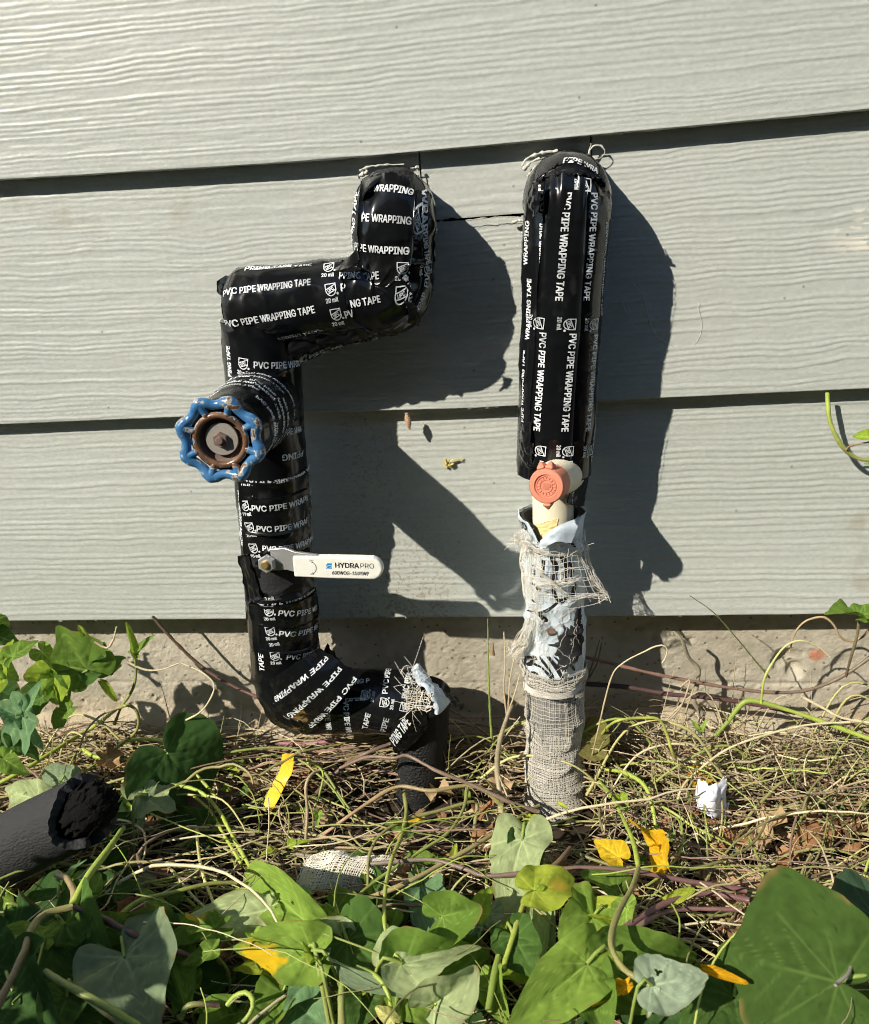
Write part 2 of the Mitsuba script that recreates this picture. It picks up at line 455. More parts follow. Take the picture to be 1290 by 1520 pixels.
for k in range(46):                                             # hardened paint beads along the boards' lower edges
    e = EDGES[k % 3]; x = rd.uniform(430, 900) if k % 2 else rd.uniform(0, 1290); y = np.interp(x, [q[0] for q in e], [q[1] for q in e])
    c = at(x, y, -.0015) + V(0, 0, .0003); r = rd.uniform(.0004, .0011)
    b = trimesh.creation.icosphere(subdivisions=2, radius=r); b.vertices = b.vertices * V(rd.uniform(1, 2.6), .8, rd.uniform(.8, 1.5)) + c
    dp.add(b.vertices, b.faces)
part(wall, "paint_bead", dp.mesh(), "paint", smooth=True, kind="stuff")
part(wall, "caulk", cl.mesh(), "caulk", smooth=60, label="smears and curls of old filler round the pipe entries")

# ------------------------------------------------------------------ the concrete footing below the boards
FOOT_Y = 0.0255
SEAM = at(300, 1013, -FOOT_Y)[2]
xs = np.unique(np.round(np.concatenate([-np.geomspace(0.1, 1.2, 20) - 0.50, np.arange(-0.60, 0.46, 0.0022), np.geomspace(0.1, 1.2, 20) + 0.36]), 5))
zs = np.concatenate([np.arange(-0.23, 0.012, 0.0016)])
X, Z = np.meshgrid(xs, zs, indexing="ij")
N3 = lambda fx, fz, s: meshkit.fbm(np.stack([X * fx, Z * fz, X * 0], -1), 4, s)  # noqa: E731
out = 0.0012 * (N3(22, 22, 1) - 0.5) + 0.0009 * (N3(150, 150, 2) - 0.5)
low = np.clip((SEAM - Z) / 0.002, 0, 1)
out += low * (0.0024 * (N3(30, 40, 5) - 0.5))
out -= 0.0016 * np.exp(-((Z - SEAM - 0.0012 * (N3(70, 5, 6) - 0.5)) / 0.0014) ** 2) * np.clip((N3(25, 2, 8) - 0.25) * 3, 0, 1)
lump = np.clip((SEAM - 0.030 + 0.022 * (N3(14, 6, 9) - 0.5) - Z) / 0.02, 0, 1)
out += lump * (0.007 * N3(26, 26, 10) + 0.008)
for x, y, r, dep in [(1171, 984, 0.011, 0.005), (1180, 997, 0.006, 0.007), (1164, 978, 0.008, 0.004), (1250, 985, 0.007, 0.002), (1230, 996, 0.004, 0.002), (330, 1035, 0.008, 0.003), (355, 1060, 0.010, 0.003), (345, 1080, 0.012, 0.003), (830, 985, 0.004, 0.0025)]:
    c = at(x, y, -FOOT_Y)
    rr = np.hypot(X - c[0], Z - c[2]) / (r * (0.6 + 0.9 * N3(120, 120, int(x))))
    out -= dep * np.clip(1.25 - rr, 0, 1) ** 0.6
prn = np.random.default_rng(4)
for _ in range(420):
    cx, cz, r = prn.uniform(-0.55, 0.42), prn.uniform(-0.14, 0.0), prn.choice([0.0009, 0.0012, 0.0018, 0.0026], p=[.4, .3, .2, .1])
    i0, i1 = np.searchsorted(xs, [cx - 3 * r, cx + 3 * r]); j0, j1 = np.searchsorted(zs, [cz - 3 * r, cz + 3 * r])
    rr = np.hypot(X[i0:i1, j0:j1] - cx, Z[i0:i1, j0:j1] - cz) / r
    out[i0:i1, j0:j1] -= 0.9 * r * np.clip(1.3 - rr, 0, 1)
P = np.stack([X, np.full_like(X, FOOT_Y), Z], -1)
single("concrete_foundation", "rough pitted tan concrete footing under the lowest board", "foundation", heightfield(P, out, np.ones((len(xs) - 1, len(zs) - 1), bool), 0.06), "concrete", smooth=45)

# ------------------------------------------------------------------ the ground
gx = np.unique(np.concatenate([np.linspace(-0.75, 0.6, 170), -np.geomspace(0.8, 60, 30), np.geomspace(0.65, 60, 30)]))
gy = np.unique(np.concatenate([np.linspace(-0.65, 0.06, 84), -np.geomspace(0.7, 60, 30)]))
X, Y = np.meshgrid(gx, gy, indexing="ij")


def ground_z(X, Y):
    q = np.stack([np.asarray(X), np.asarray(Y), np.asarray(X) * 0], -1)
    return GROUND + 0.022 * (meshkit.fbm(q * 9, 3, 5) - 0.5) + 0.008 * (meshkit.fbm(q * 60, 3, 6) - 0.5)


Z = ground_z(X, Y)
structure("ground", trimesh.Trimesh(np.stack([X, Y, Z], -1).reshape(-1, 3), grid_faces(len(gx), len(gy))[:, ::-1], process=False), "soil", smooth=60)

# unseen tall board fence behind the viewer, placed to block sky light
fence = thing("unseen_fence", "tall board fence out of view behind the viewer, placed to darken the shade on the house", "fence")
for i in range(34):
    b = trimesh.creation.box(extents=(0.285, 0.025, 3.15)); b.apply_translation((-4.6 + 0.29 * i + 0.5, -3.1 - 0.006 * (i % 2), 1.32))
    part(fence, "board", b, "fence_wood", smooth=False)

# ------------------------------------------------------------------ wrapped pipes: a skin, tape patches that follow it, and printed lettering
class Tube:
    def __init__(s, pts, rad, bend, seed=0, wr=1.0, ds=0.0016, crease=1.0):
        p = np.asarray(pts, float); c = [p[0]]
        for i in range(1, len(p) - 1):
            a, b = unit(p[i - 1] - p[i]), unit(p[i + 1] - p[i])
            ang = math.acos(np.clip(a @ b, -1, 1))
            if bend[i - 1] <= 0 or ang > math.pi - 0.02:
                c.append(p[i]); continue
            d = min(bend[i - 1] / math.tan(ang / 2), 0.48 * min(np.linalg.norm(p[i - 1] - p[i]), np.linalg.norm(p[i + 1] - p[i])))
            q0, q2 = p[i] + a * d, p[i] + b * d
            for t in np.linspace(0, 1, 16):
                c.append((1 - t)**2 * q0 + 2 * t * (1 - t) * (0.12 * (q0 + q2) / 2 + 0.88 * p[i]) + t * t * q2)
        c.append(p[-1]); c = np.array(c)
        L = np.concatenate([[0], np.cumsum(np.linalg.norm(np.diff(c, axis=0), axis=1))])
        s.len = L[-1]; n = int(s.len / ds) + 2
        s.s = np.linspace(0, s.len, n)
        s.c = np.stack([np.interp(s.s, L, c[:, k]) for k in range(3)], -1)
        for _ in range(3):
            s.c[1:-1] = 0.25 * s.c[:-2] + 0.5 * s.c[1:-1] + 0.25 * s.c[2:]
        s.t, s.n, s.b = frames(s.c)
        at_s = [s.s[np.argmin(np.linalg.norm(s.c - q, axis=1))] for q in p]
        s.vert_s = at_s
        s.r = np.interp(s.s, at_s, rad)
        cur = np.linalg.norm(np.gradient(s.t, s.s, axis=0), axis=1)
        s.cur = np.convolve(np.clip(cur / 30, 0, 1), np.ones(13) / 13, "same")
        s.seed, s.wr, s.crease, s.R = seed, wr, crease, float(np.mean(rad))
        s._cache()

    def at(s, S, th, off=0.0):
        S, th = np.broadcast_arrays(np.asarray(S, float), np.asarray(th, float))
        I = lambda a: np.stack([np.interp(S, s.s, a[:, k]) for k in range(3)], -1)  # noqa: E731
        c, n, b = I(s.c), I(s.n), I(s.b)
        r, cur = np.interp(S, s.s, s.r), np.interp(S, s.s, s.cur)
        q = np.stack([np.cos(th) * s.R, np.sin(th) * s.R, S], -1)
        w = 0.0030 * (meshkit.noise(q * 26, s.seed) - 0.5) + 0.0016 * (meshkit.noise(q * V(60, 60, 34), s.seed + 1) - 0.5)
        rid = 1 - np.abs(2 * meshkit.noise(q * V(70, 70, 110), s.seed + 2) - 1)
        rid2 = 1 - np.abs(2 * meshkit.noise(q * 48, s.seed + 3) - 1)
        w = w * s.wr + (0.0011 * rid2 ** 5 + 0.0026 * cur * (rid ** 3 - 0.2)) * s.crease + np.asarray(off)
        d = np.cos(th)[..., None] * n + np.sin(th)[..., None] * b
        return c + (r + w)[..., None] * d

    def mesh(s, s0=0.0, s1=None, nth=120, off=0.0, caps=True):
        s1 = s.len if s1 is None else s1
        S = np.linspace(s0, s1, max(3, int((s1 - s0) / 0.0013)))
        th = np.arange(nth) * 2 * np.pi / nth
        v = s.at(S[:, None], th[None], off).reshape(-1, 3)
        f = grid_faces(len(S), nth, True)
        if caps:
            k = np.arange(nth); k2 = (k + 1) % nth; m = len(v)
            ends = [v[:nth].mean(0), v[-nth:].mean(0)]
            v = np.vstack([v, ends]); base = (len(S) - 1) * nth
            f = np.vstack([f, np.stack([k * 0 + m, k2, k], -1), np.stack([k * 0 + m + 1, base + k, base + k2], -1)])
        return trimesh.Trimesh(v, f, process=False)

    def _cache(s):
        S = np.arange(0, s.len, 0.0014); th = np.linspace(-np.pi, np.pi, 150, endpoint=False)
        P = s.at(S[:, None], th[None])
        t1 = np.gradient(P, axis=0); t2 = np.roll(P, -1, 1) - np.roll(P, 1, 1)
        nr = unit(np.cross(t1, t2)); cen = np.stack([np.interp(S, s.s, s.c[:, k]) for k in range(3)], -1)[:, None]
        nr *= np.sign(((P - cen) * nr).sum(-1, keepdims=True))
        s.gP, s.gN = P.reshape(-1, 3), nr.reshape(-1, 3)
        front = ((EYE - P) * nr).sum(-1) > 0
        s.cS, s.cT = [a[front] for a in np.meshgrid(S, th, indexing="ij")]
        s.cP = px(P[front]); s.cD = np.linalg.norm(P[front] - EYE, axis=-1)

    def fm(s, P, eye):
        """Skin vertex nearest to P that faces the eye, and its normal."""
        ok = ((eye - s.gP) * s.gN).sum(-1) > 0
        i = np.where(ok)[0][np.argmin(np.linalg.norm(s.gP[ok] - P, axis=1))]
        return s.gP[i], s.gN[i]

    def drop(s, P, n, off):
        """Points P moved along n on to the skin, then off it."""
        from scipy.spatial import cKDTree
        ok = s.gN @ n > 0.12
        G, Nn = s.gP[ok], s.gN[ok]
        e1 = unit(np.cross(n, V(0.3, 0.2, 0.9))); e2 = np.cross(n, e1)
        near = np.linalg.norm(G - P.mean(0), axis=1) < 0.12
        G, Nn = G[near], Nn[near]
        tree = cKDTree(np.stack([G @ e1, G @ e2], -1))
        d, ii = tree.query(np.stack([P @ e1, P @ e2], -1), k=8)
        hh = G[ii] @ n                                    # of the eight nearest, the outermost sheet
        best = hh.max(1, keepdims=True); w = np.where(hh > best - 0.004, 1 / (d + 1e-5) ** 2, 0)
        h = (w * (hh + ((P[:, None] - G[ii]) - ((P[:, None] - G[ii]) @ n)[..., None] * n * 1.0 * 0 - 0) @ n * 0)).sum(1) / w.sum(1)
        nn = unit((w[..., None] * Nn[ii]).sum(1))
        slope = ((G[ii] - P[:, None]) - ((G[ii] - P[:, None]) @ n)[..., None] * n)
        corr = (w * ((slope * nn[:, None]).sum(-1) / np.clip(nn @ n, 0.25, 1)[:, None])).sum(1) / w.sum(1)
        return P + (h + corr - P @ n)[:, None] * n + off * nn

    def find(s, x, y, dth=0.0):
        """(s, theta) of the skin seen at the photograph's point."""
        d = np.hypot(s.cP[:, 0] - x, s.cP[:, 1] - y)
        near = d < d.min() + 4
        i = np.where(near)[0][np.argmin(d[near] + 60 * (s.cD[near] - s.cD[near].min()))]
        S, th = s.cS[i], s.cT[i]
        for _ in range(3):
            p0 = px(s.at(S, th)); J = np.stack([(px(s.at(S + 5e-4, th)) - p0) / 5e-4, (px(s.at(S, th + 0.02)) - p0) / 0.02], -1)
            if abs(np.linalg.det(J)) < 2e4:
                break
            dS, dT = np.linalg.solve(J, np.array([x, y]) - p0)
            S += np.clip(dS, -0.004, 0.004); th += np.clip(dT, -0.12, 0.12)
        return float(S), float(th) + dth


GLYPHS = {}


def glyphs(text, bold=True, sx=0.84):
    """Lettering 1 unit high in the plane, cut finely enough to bend: (2-d points, faces)."""
    if (text, bold) not in GLYPHS:
        m = meshkit.text_mesh(text, 1.0, 0.1, bold=bold)
        f = m.faces[(m.vertices[m.faces][:, :, 2] > 0.09).all(1)]
        m = trimesh.Trimesh(m.vertices, f, process=False); m.remove_unreferenced_vertices()
        v, f = trimesh.remesh.subdivide_to_size(m.vertices, m.faces, 0.75, max_iter=8)
        v = v[:, :2] * V(sx, 1)
        if bold:                                                  # a second pass, slightly to the right, thickens the strokes
            v, f = np.vstack([v - V(0.018, 0), v + V(0.018, 0)]), np.vstack([f, f + len(v)])
        GLYPHS[text, bold] = (v, f)
    return GLYPHS[text, bold]


def shield_glyph():
    """Outlined certification shield with slanting letters between two bars, 1 unit high, centred."""
    if "shield" not in GLYPHS:
        from shapely.geometry import Polygon, box
        from shapely import affinity
        pts = [(-0.46, 0.5), (0.46, 0.5), (0.46, 0.02)] + [(0.46 * math.cos(a), 0.02 - 0.52 * math.sin(a) ** 1.0) for a in np.linspace(0.15, math.pi - 0.15, 14)] + [(-0.46, 0.02)]
        sh = Polygon(pts); ring = sh.difference(sh.buffer(-0.075))
        bars = [affinity.translate(affinity.rotate(box(-0.7, -0.035, 0.7, 0.035), 24), 0, dy).intersection(sh) for dy in (0.21, -0.21)]
        shape = ring.union(bars[0]).union(bars[1])
        ms = [trimesh.creation.extrude_polygon(g, 0.1, engine="earcut") for g in getattr(shape, "geoms", [shape])]
        m = trimesh.util.concatenate(ms)
        f = m.faces[(m.vertices[m.faces][:, :, 2] > 0.09).all(1)]
        v2, f2 = trimesh.remesh.subdivide_to_size(m.vertices, f, 0.35, max_iter=8)
        tv, tf = glyphs("UPC", True, 0.8)
        tv = tv * 0.24; tv = tv - (tv.min(0) + tv.max(0)) / 2
        a = math.radians(24); tv = tv @ np.array([[math.cos(a), math.sin(a)], [-math.sin(a), math.cos(a)]])
        GLYPHS["shield"] = (np.vstack([v2[:, :2], tv]), np.vstack([f2, tf + len(v2)]))
    return GLYPHS["shield"]


class Print:
    """The lettering of one wrapped pipe."""
    def __init__(s, tube, off=0.0003):
        s.t, s.p, s.off = tube, Pile(), off

    def base(s, p0, p1):
        t = s.t
        S0, T0 = t.find(*p0); S1, T1 = t.find(*p1)
        T1 += 2 * np.pi * round((T0 - T1) / (2 * np.pi))
        o = V(S0, T0 * t.R); e1 = V(S1 - S0, (T1 - T0) * t.R); L = np.linalg.norm(e1); e1 = e1 / max(L, 1e-9)
        e2 = V(-e1[1], e1[0])
        j = lambda q: px(t.at(q[0], q[1] / t.R))  # noqa: E731
        d1 = j(o + e1 * 0.002) - j(o); d2 = j(o + e2 * 0.002) - j(o)
        if d1[0] * d2[1] - d1[1] * d2[0] > 0:
            e2 = -e2
        return o, e1, e2, L

    def put(s, v2, f, o, e1, e2, off=None):
        q = o + v2[:, :1] * e1 + v2[:, 1:2] * e2
        s.p.add(s.t.at(q[:, 0], q[:, 1] / s.t.R, s.off if off is None else off), f)

    def text(s, txt, p0, p1, h=0.0043, fit=None, cut=None, off=None, bold=True):
        """TXT from p0 towards p1; the letters FIT (all of TXT if not given) end at p1, if the fit is sensible. cut: the band of the height that is printed."""
        o, e1, e2, L = s.base(p0, p1)
        v, f = glyphs(txt, bold); v = v * h
        w = glyphs(fit or txt, bold)[0][:, 0].max() * h
        v = v * V(np.clip(L / w, 0.72, 1.3), 1)
        if cut:
            m = trimesh.Trimesh(np.column_stack([v, v[:, 0] * 0]), f, process=False)
            m = trimesh.intersections.slice_mesh_plane(m, [0, 1, 0], [0, cut[0] * h, 0]); m = trimesh.intersections.slice_mesh_plane(m, [0, -1, 0], [0, cut[1] * h, 0])
            v, f = np.asarray(m.vertices)[:, :2], np.asarray(m.faces)
            if not len(f):
                return
        s.put(v, f, o, e1, e2, off)

    def flat(s, txt, p0, p1, h=0.0043, fit=None, off=None, bold=True, skew=0.0):
        """Lettering on tape that was flat before it was pressed on: laid out in the plane that touches the skin half way, then dropped on the skin."""
        t = s.t
        a, b = t.find(*p0), t.find(*p1)
        A, B = t.at(*a), t.at(*b)
        M, k = t.fm(0.5 * (A + B), EYE)
        e1 = unit(B - A); n = unit(k - k @ e1 * e1); e2 = np.cross(n, e1); e2 = e2 if (px(A + e1 * .002) - px(A))[0] * (px(A + e2 * .002) - px(A))[1] - (px(A + e1 * .002) - px(A))[1] * (px(A + e2 * .002) - px(A))[0] < 0 else -e2
        v, f = (shield_glyph() if txt == "shield" else glyphs(txt, bold)); v = v * h
        if txt != "shield":
            v = v * V(np.clip(np.linalg.norm(B - A) / (glyphs(fit or txt, bold)[0][:, 0].max() * h), 0.7, 1.35), 1)
        P = A + v[:, :1] * e1 + v[:, 1:2] * e2
        s.p.add(t.drop(P, n, s.off if off is None else off), f)

    def shield(s, c, p1, h=0.0078, mil=True, off=None):
        """Shield centred at c, reading towards p1, with the thickness mark under it."""
        o, e1, e2, L = s.base(c, p1)
        v, f = shield_glyph()
        s.put(v * h, f, o, e1, e2, off)
        if mil:
            v, f = glyphs("20 mil", True, 0.8); v = v * 0.0026
            s.put(v - V(v[:, 0].max() * 0.55, 0) - V(0, h * 0.5 + 0.0036), f, o, e1, e2, off)
            v, f = glyphs("\u00ae", True, 0.9)
            s.put(v * 0.0018 + V(h * 0.42, -h * 0.5), f, o, e1, e2, off)


def strip(tube, corners, off=0.0010, nu=44, nv=34, lift=0.0011, seed=0, bow=0.0):
    """A piece of tape lying on the skin. corners: four points seen in the photograph, in order round it (each (x, y) or (x, y, extra turn))."""
    q = np.array([tube.find(*c) for c in corners])
    for i in range(1, 4):
        q[i, 1] += 2 * np.pi * round((q[0, 1] - q[i, 1]) / (2 * np.pi))
    u = np.linspace(0, 1, nu)[:, None, None]; v = np.linspace(0, 1, nv)[None, :, None]
    g = (1 - u) * (1 - v) * q[0] + u * (1 - v) * q[1] + u * v * q[2] + (1 - u) * v * q[3]
    uu, vv = u[..., 0] + 0 * v[..., 0], v[..., 0] + 0 * u[..., 0]
    edge = np.minimum(np.minimum(uu, 1 - uu) * 1.0, np.minimum(vv, 1 - vv))
    nz = meshkit.noise(np.stack([uu * 7, vv * 7, uu * 0 + seed], -1), seed)
    o = off + lift * (np.clip(1 - edge / 0.08, 0, 1) ** 2) * (0.3 + 1.4 * nz) + 0.0006 * (nz - 0.5)
    jag = np.stack([0.0009 * (meshkit.noise(np.stack([uu * 30, vv * 30, uu * 0], -1), seed + 1) - 0.5), 0 * uu], -1)
    g = g + jag * (edge < 0.03)[..., None]
    top = tube.at(g[..., 0], g[..., 1], o); bot = tube.at(g[..., 0], g[..., 1], -0.0006)
    n = nu * nv; idx = np.arange(n).reshape(nu, nv)
    ring = np.concatenate([idx[:, 0], idx[-1, 1:], idx[-2::-1, -1], idx[0, -2:0:-1]])
    f = grid_faces(nu, nv); r2 = np.roll(ring, -1)
    sk = np.vstack([np.stack([ring, r2, r2 + n], -1), np.stack([ring, r2 + n, ring + n], -1)])
    m = trimesh.Trimesh(np.vstack([top.reshape(-1, 3), bot.reshape(-1, 3)]), np.vstack([f, sk]), process=False)
    c = m.triangles_center[0]
    return m


def sheet(rows, thick=0.0005, nu=24, nv=24, rough=0.0006, seed=0):
    """A loose piece of tape or film: rows of points in space, splined both ways, with a real thickness."""
    R = [spline(r, nv) if len(r) > 2 else spline(r, nv) for r in rows]
    G = np.stack([spline(np.stack([r[j] for r in R]), nu) for j in range(nv)], 1)
    G = G + rough * (meshkit.noise(G * 260, seed)[..., None] - 0.5) * 2
    n = unit(np.cross(np.gradient(G, axis=0), np.gradient(G, axis=1)))
    a, b = G + n * thick / 2, G - n * thick / 2
    N = nu * nv; idx = np.arange(N).reshape(nu, nv)
    ring = np.concatenate([idx[:, 0], idx[-1, 1:], idx[-2::-1, -1], idx[0, -2:0:-1]]); r2 = np.roll(ring, -1)
    f = grid_faces(nu, nv)
    return trimesh.Trimesh(np.vstack([a.reshape(-1, 3), b.reshape(-1, 3)]), np.vstack([f, f[:, ::-1] + N, np.stack([ring, r2, r2 + N], -1), np.stack([ring, r2 + N, ring + N], -1)]), process=False)


def quad(pts, **k):
    """pts: (x, y, d) seen points, four corners in order round the piece."""
    a, b, c, d = [at(*p) for p in pts]
    return sheet([[a, b], [d, c]], **k)


def seen_rows(rows):
    return [[at(*p) for p in r] for r in rows]


class Skin:
    """A sheet laid over a pipe, with lettering on it. u runs across the lines of print, v along them; both from 0 to 1."""
    def __init__(s, holder, rows, name="tape_strip", bsdf="tape", thick=0.0010, rough=0.0007, seed=0, n=44):
        m = sheet(seen_rows(rows), thick=thick, nu=n, nv=n, rough=rough, seed=seed)
        part(holder, name, m, bsdf, smooth=60)
        s.G = m.vertices[:n * n].reshape(n, n, 3); s.n = n; s.holder = holder
        s.N = unit(np.cross(np.gradient(s.G, axis=0), np.gradient(s.G, axis=1)))
        s.N *= np.sign(((EYE - s.G) * s.N).sum(-1).mean())
        s.G = s.G if ((m.vertices[n * n:2 * n * n].reshape(n, n, 3) - s.G) * s.N).sum() < 0 else m.vertices[n * n:2 * n * n].reshape(n, n, 3)

    def at(s, u, v, off):
        k = s.n - 1; u = np.clip(u, 0, 0.99999) * k; v = np.clip(v, 0, 0.99999) * k
        i, j = np.floor(u).astype(int), np.floor(v).astype(int); a, b = (u - i)[:, None], (v - j)[:, None]
        f = lambda A: A[i, j] * (1 - a) * (1 - b) + A[i + 1, j] * a * (1 - b) + A[i, j + 1] * (1 - a) * b + A[i + 1, j + 1] * a * b  # noqa: E731
        return f(s.G) + off * f(s.N)

    def text(s, txt, u0, v0, u1, v1, h, flip=1, label=None):
        """h: letter height in metres."""
        g, f = shield_glyph() if txt == "shield" else glyphs(txt)
        L = np.linalg.norm(s.at(np.array([u1]), np.array([v1]), 0)[0] - s.at(np.array([u0]), np.array([v0]), 0)[0])
        w = g[:, 0].max() if txt != "shield" else 1.0
        um = np.linalg.norm(s.at(np.array([0.9]), np.array([(v0 + v1) / 2]), 0)[0] - s.at(np.array([0.1]), np.array([(v0 + v1) / 2]), 0)[0]) / 0.8
        t = g[:, 0] / w
        u = u0 + (u1 - u0) * t - flip * g[:, 1] * h / um; v = v0 + (v1 - v0) * t
        ok = (u > 0.005) & (u < 0.995) & (v > 0.005) & (v < 0.995)
        f = f[ok[f].all(1)]
        if len(f):
            part(s.holder, "lettering", trimesh.Trimesh(s.at(u, v, 0.0004), f, process=False), "ink", smooth=False, label=label)

# ------------------------------------------------------------------ left pipe: out of the wall, down, left, down past two valves, right, into the ground
PW = "PVC PIPE WRAPPING TAPE"
left = thing("wrapped_water_pipe", "black tape-wrapped pipe with two elbows, a blue valve wheel and a white lever", "pipe")
r_ = 0.0268
DL = 0.028
AT = Tube([at(585, 310, -0.02), at(586, 315, DL + 0.001), at(584, 437, DL), at(388, 456, DL + 0.007), at(366, 458, DL + 0.007), at(353, 459, DL + 0.006)],
          [0.0262, 0.0268, 0.0274, 0.0272, 0.0268, 0.0225], [0.0120, 0.0110, 0.0, 0.0], seed=3, wr=0.6, crease=0.8)
LT = Tube([at(385, 474, DL + 0.006), at(427, 1042, DL + 0.005), at(560, 1041, DL), at(628, 1046, DL)],
          [0.0266, 0.0266, 0.0262, 0.0265], [0.030, 0.0], seed=3, wr=0.7, crease=0.8)
part(left, "tape_wrap", AT.mesh(), "tape", smooth=True)
part(left, "tape_wrap", LT.mesh(), "tape", smooth=True)
FT = Tube([at(632, 1024, DL - 0.002), at(630, 1070, DL - 0.002), at(620, 1195, DL), at(619, 1250, DL)], [0.0205, 0.0212, 0.0208, 0.0208], [0.01, 0.0], seed=9, wr=0.5, crease=0.3)
part(left, "foam_insulation", FT.mesh(), "foam", smooth=True, label="bare black foam leg going into the ground")

lp = Print(LT); ap = Print(AT)
st = lambda c, **k: part(left, "tape_strip", strip(k.pop("t", LT), c, **k), "tape", smooth=40)  # noqa: E731
# top leg
st([(541, 274), (614, 277), (608, 391), (523, 392)], t=AT, seed=1, off=0.0010, lift=0.0016)
st([(607, 391), (640, 395), (641, 300), (616, 285)], t=AT, seed=2)
o = 0.0017
ap.flat("E WRAPPING", (548, 288), (611, 292), off=o); ap.flat("PE WRAPPING", (539, 329), (609, 334), off=o); ap.flat("PIPE WRAPPING", (529, 370), (606, 377), off=o)
ap.text("WRAPPING TAPE", (622, 283), (627, 368), h=0.0042, off=0.0017); ap.shield((618, 330), (619, 342), mil=False, off=0.0017)
ap.text("PPING TAPE", (641, 318), (641, 375), off=0.001); ap.shield((634, 398), (634, 411), off=0.001)
ap.text("WRAPPING TAPE", (521, 374), (533, 287), h=0.0042)
part(left, "foam_end", strip(AT, [(558, 256), (612, 258), (613, 277), (549, 274)], off=0.0012, lift=0.0, seed=4), "foam", smooth=True, label="bare pebbly foam showing at the top elbow")
# level leg
st([(508, 389), (580, 399), (590, 492), (519, 474)], t=AT, seed=5)
ap.text("PPING TAPE", (362, 402), (432, 396)); ap.text("WRAPPING TAPE", (372, 404), (462, 397), cut=(0.45, 1.0))
ap.text(PW, (331, 441), (461, 423)); ap.shield((491, 430), (503, 428))
ap.text(PW, (335, 482), (468, 464)); ap.shield((499, 467), (511, 465))
ap.shield((488, 397), (499, 396)); ap.text(PW, (342, 520), (476, 495), cut=(0.42, 1.0))
o = 0.0017
ap.flat("PPING TAPE", (503, 415), (564, 414), off=o); ap.text("P", (506, 433), (514, 432), off=o); ap.flat("NG TAPE", (521, 456), (566, 448), off=o); ap.text("PV", (513, 471), (526, 468), off=o)
ap.shield((597, 398), (607, 398), off=o); ap.shield((595, 437), (605, 437), mil=False, off=o); ap.text("PING TAPE", (613, 452), (604, 398), cut=(0.5, 1), off=o)
ap.shield((553, 482), (563, 477)); ap.flat("PVC PIPE", (568, 484), (612, 466)); ap.flat("WRAP", (618, 466), (632, 436)); ap.flat("PV", (634, 428), (638, 405))
# web of tape in the inner corner under the level leg
def oval(rows_):
    return sheet(seen_rows(rows_), thick=0.0012, nu=40, nv=40, rough=0.0016, seed=8)
web = oval([[(432, 500, 0.050), (480, 490, 0.053), (545, 488, 0.050), (602, 476, 0.040)], [(428, 522, 0.047), (468, 512, 0.048), (530, 504, 0.045), (594, 488, 0.032)], [(436, 553, 0.036), (452, 537, 0.034), (512, 512, 0.029), (582, 497, 0.022)]])
part(left, "tape_web", web, "tape", smooth=60)
wv = web.vertices[:1600].reshape(40, 40, 3)
class Web:
    R = 0.03
    def at(s, S, th, off=0.0):
        u = np.clip(np.asarray(S, float), 0, 0.9999) * 39; v = np.clip(np.asarray(th, float), 0, 0.9999) * 39
        i, j = np.floor(u).astype(int), np.floor(v).astype(int); a, b = (u - i)[..., None], (v - j)[..., None]
        P = wv[i, j] * (1 - a) * (1 - b) + wv[i + 1, j] * a * (1 - b) + wv[i, j + 1] * (1 - a) * b + wv[i + 1, j + 1] * a * b
        return P + np.asarray(off)[..., None] * V(-0.1, -0.8, -0.5) if np.ndim(off) else P + off * V(-0.1, -0.8, -0.5)
wp = Pile()
def web_text(txt, a, b, h, cut=None):
    """a, b: (share down, share along) of the web."""
    v, f = glyphs(txt); v = v / v[:, 0].max()
    d = V(*b) - V(*a)
    q = V(*a) + v[:, :1] * d + v[:, 1:2] * V(-h, 0)
    wp.add(Web().at(q[:, 0], q[:, 1], 0.0012), f)
def web_done():
    global wp
    part(left, "lettering", wp.mesh(), "ink", smooth=False); wp = Pile()
web_text("PVC PIPE WRAPPING TA", (0.93, 0.02), (0.72, 0.96), 3.2); web_done()
# riser above the wheel
lp.text("PING TAPE", (344, 560), (341, 514)); lp.shield((361, 540), (373, 542)); lp.text("PVC PIPE WRAPP", (376, 546), (436, 545), fit="PVC PIPE W")
# riser between the wheel and the lever
st([(358, 712), (452, 702), (463, 868), (370, 890)], seed=6)
o = 0.0017
lp.text("PPING", (450, 668), (398, 676)); lp.text("PE WRA", (425, 646), (447, 640)); lp.text("TAPE", (430, 576), (432, 612))
lp.text(PW, (361, 724), (451, 706), fit="PVC PIPE WRAPPING", cut=(0.55, 1.0), off=o); lp.text(PW, (361, 713), (450, 701), fit="PVC PIPE WRAPPING", cut=(0.0, 0.3), off=o)
for (a, b, c) in (((375, 757), (455, 741), (366, 750)), ((382, 787), (457, 772), (372, 782)), ((390, 816), (459, 804), (378, 813))):
    lp.text("PVC PIPE WRAPPING TAPE", a, b, fit="PVC PIPE WRAPP", off=o); lp.shield(c, (c[0] + 12, c[1] - 1), off=o)
lp.text("PVC PIPE WRAPPING TAPE", (362, 812), (358, 730), h=0.0040)
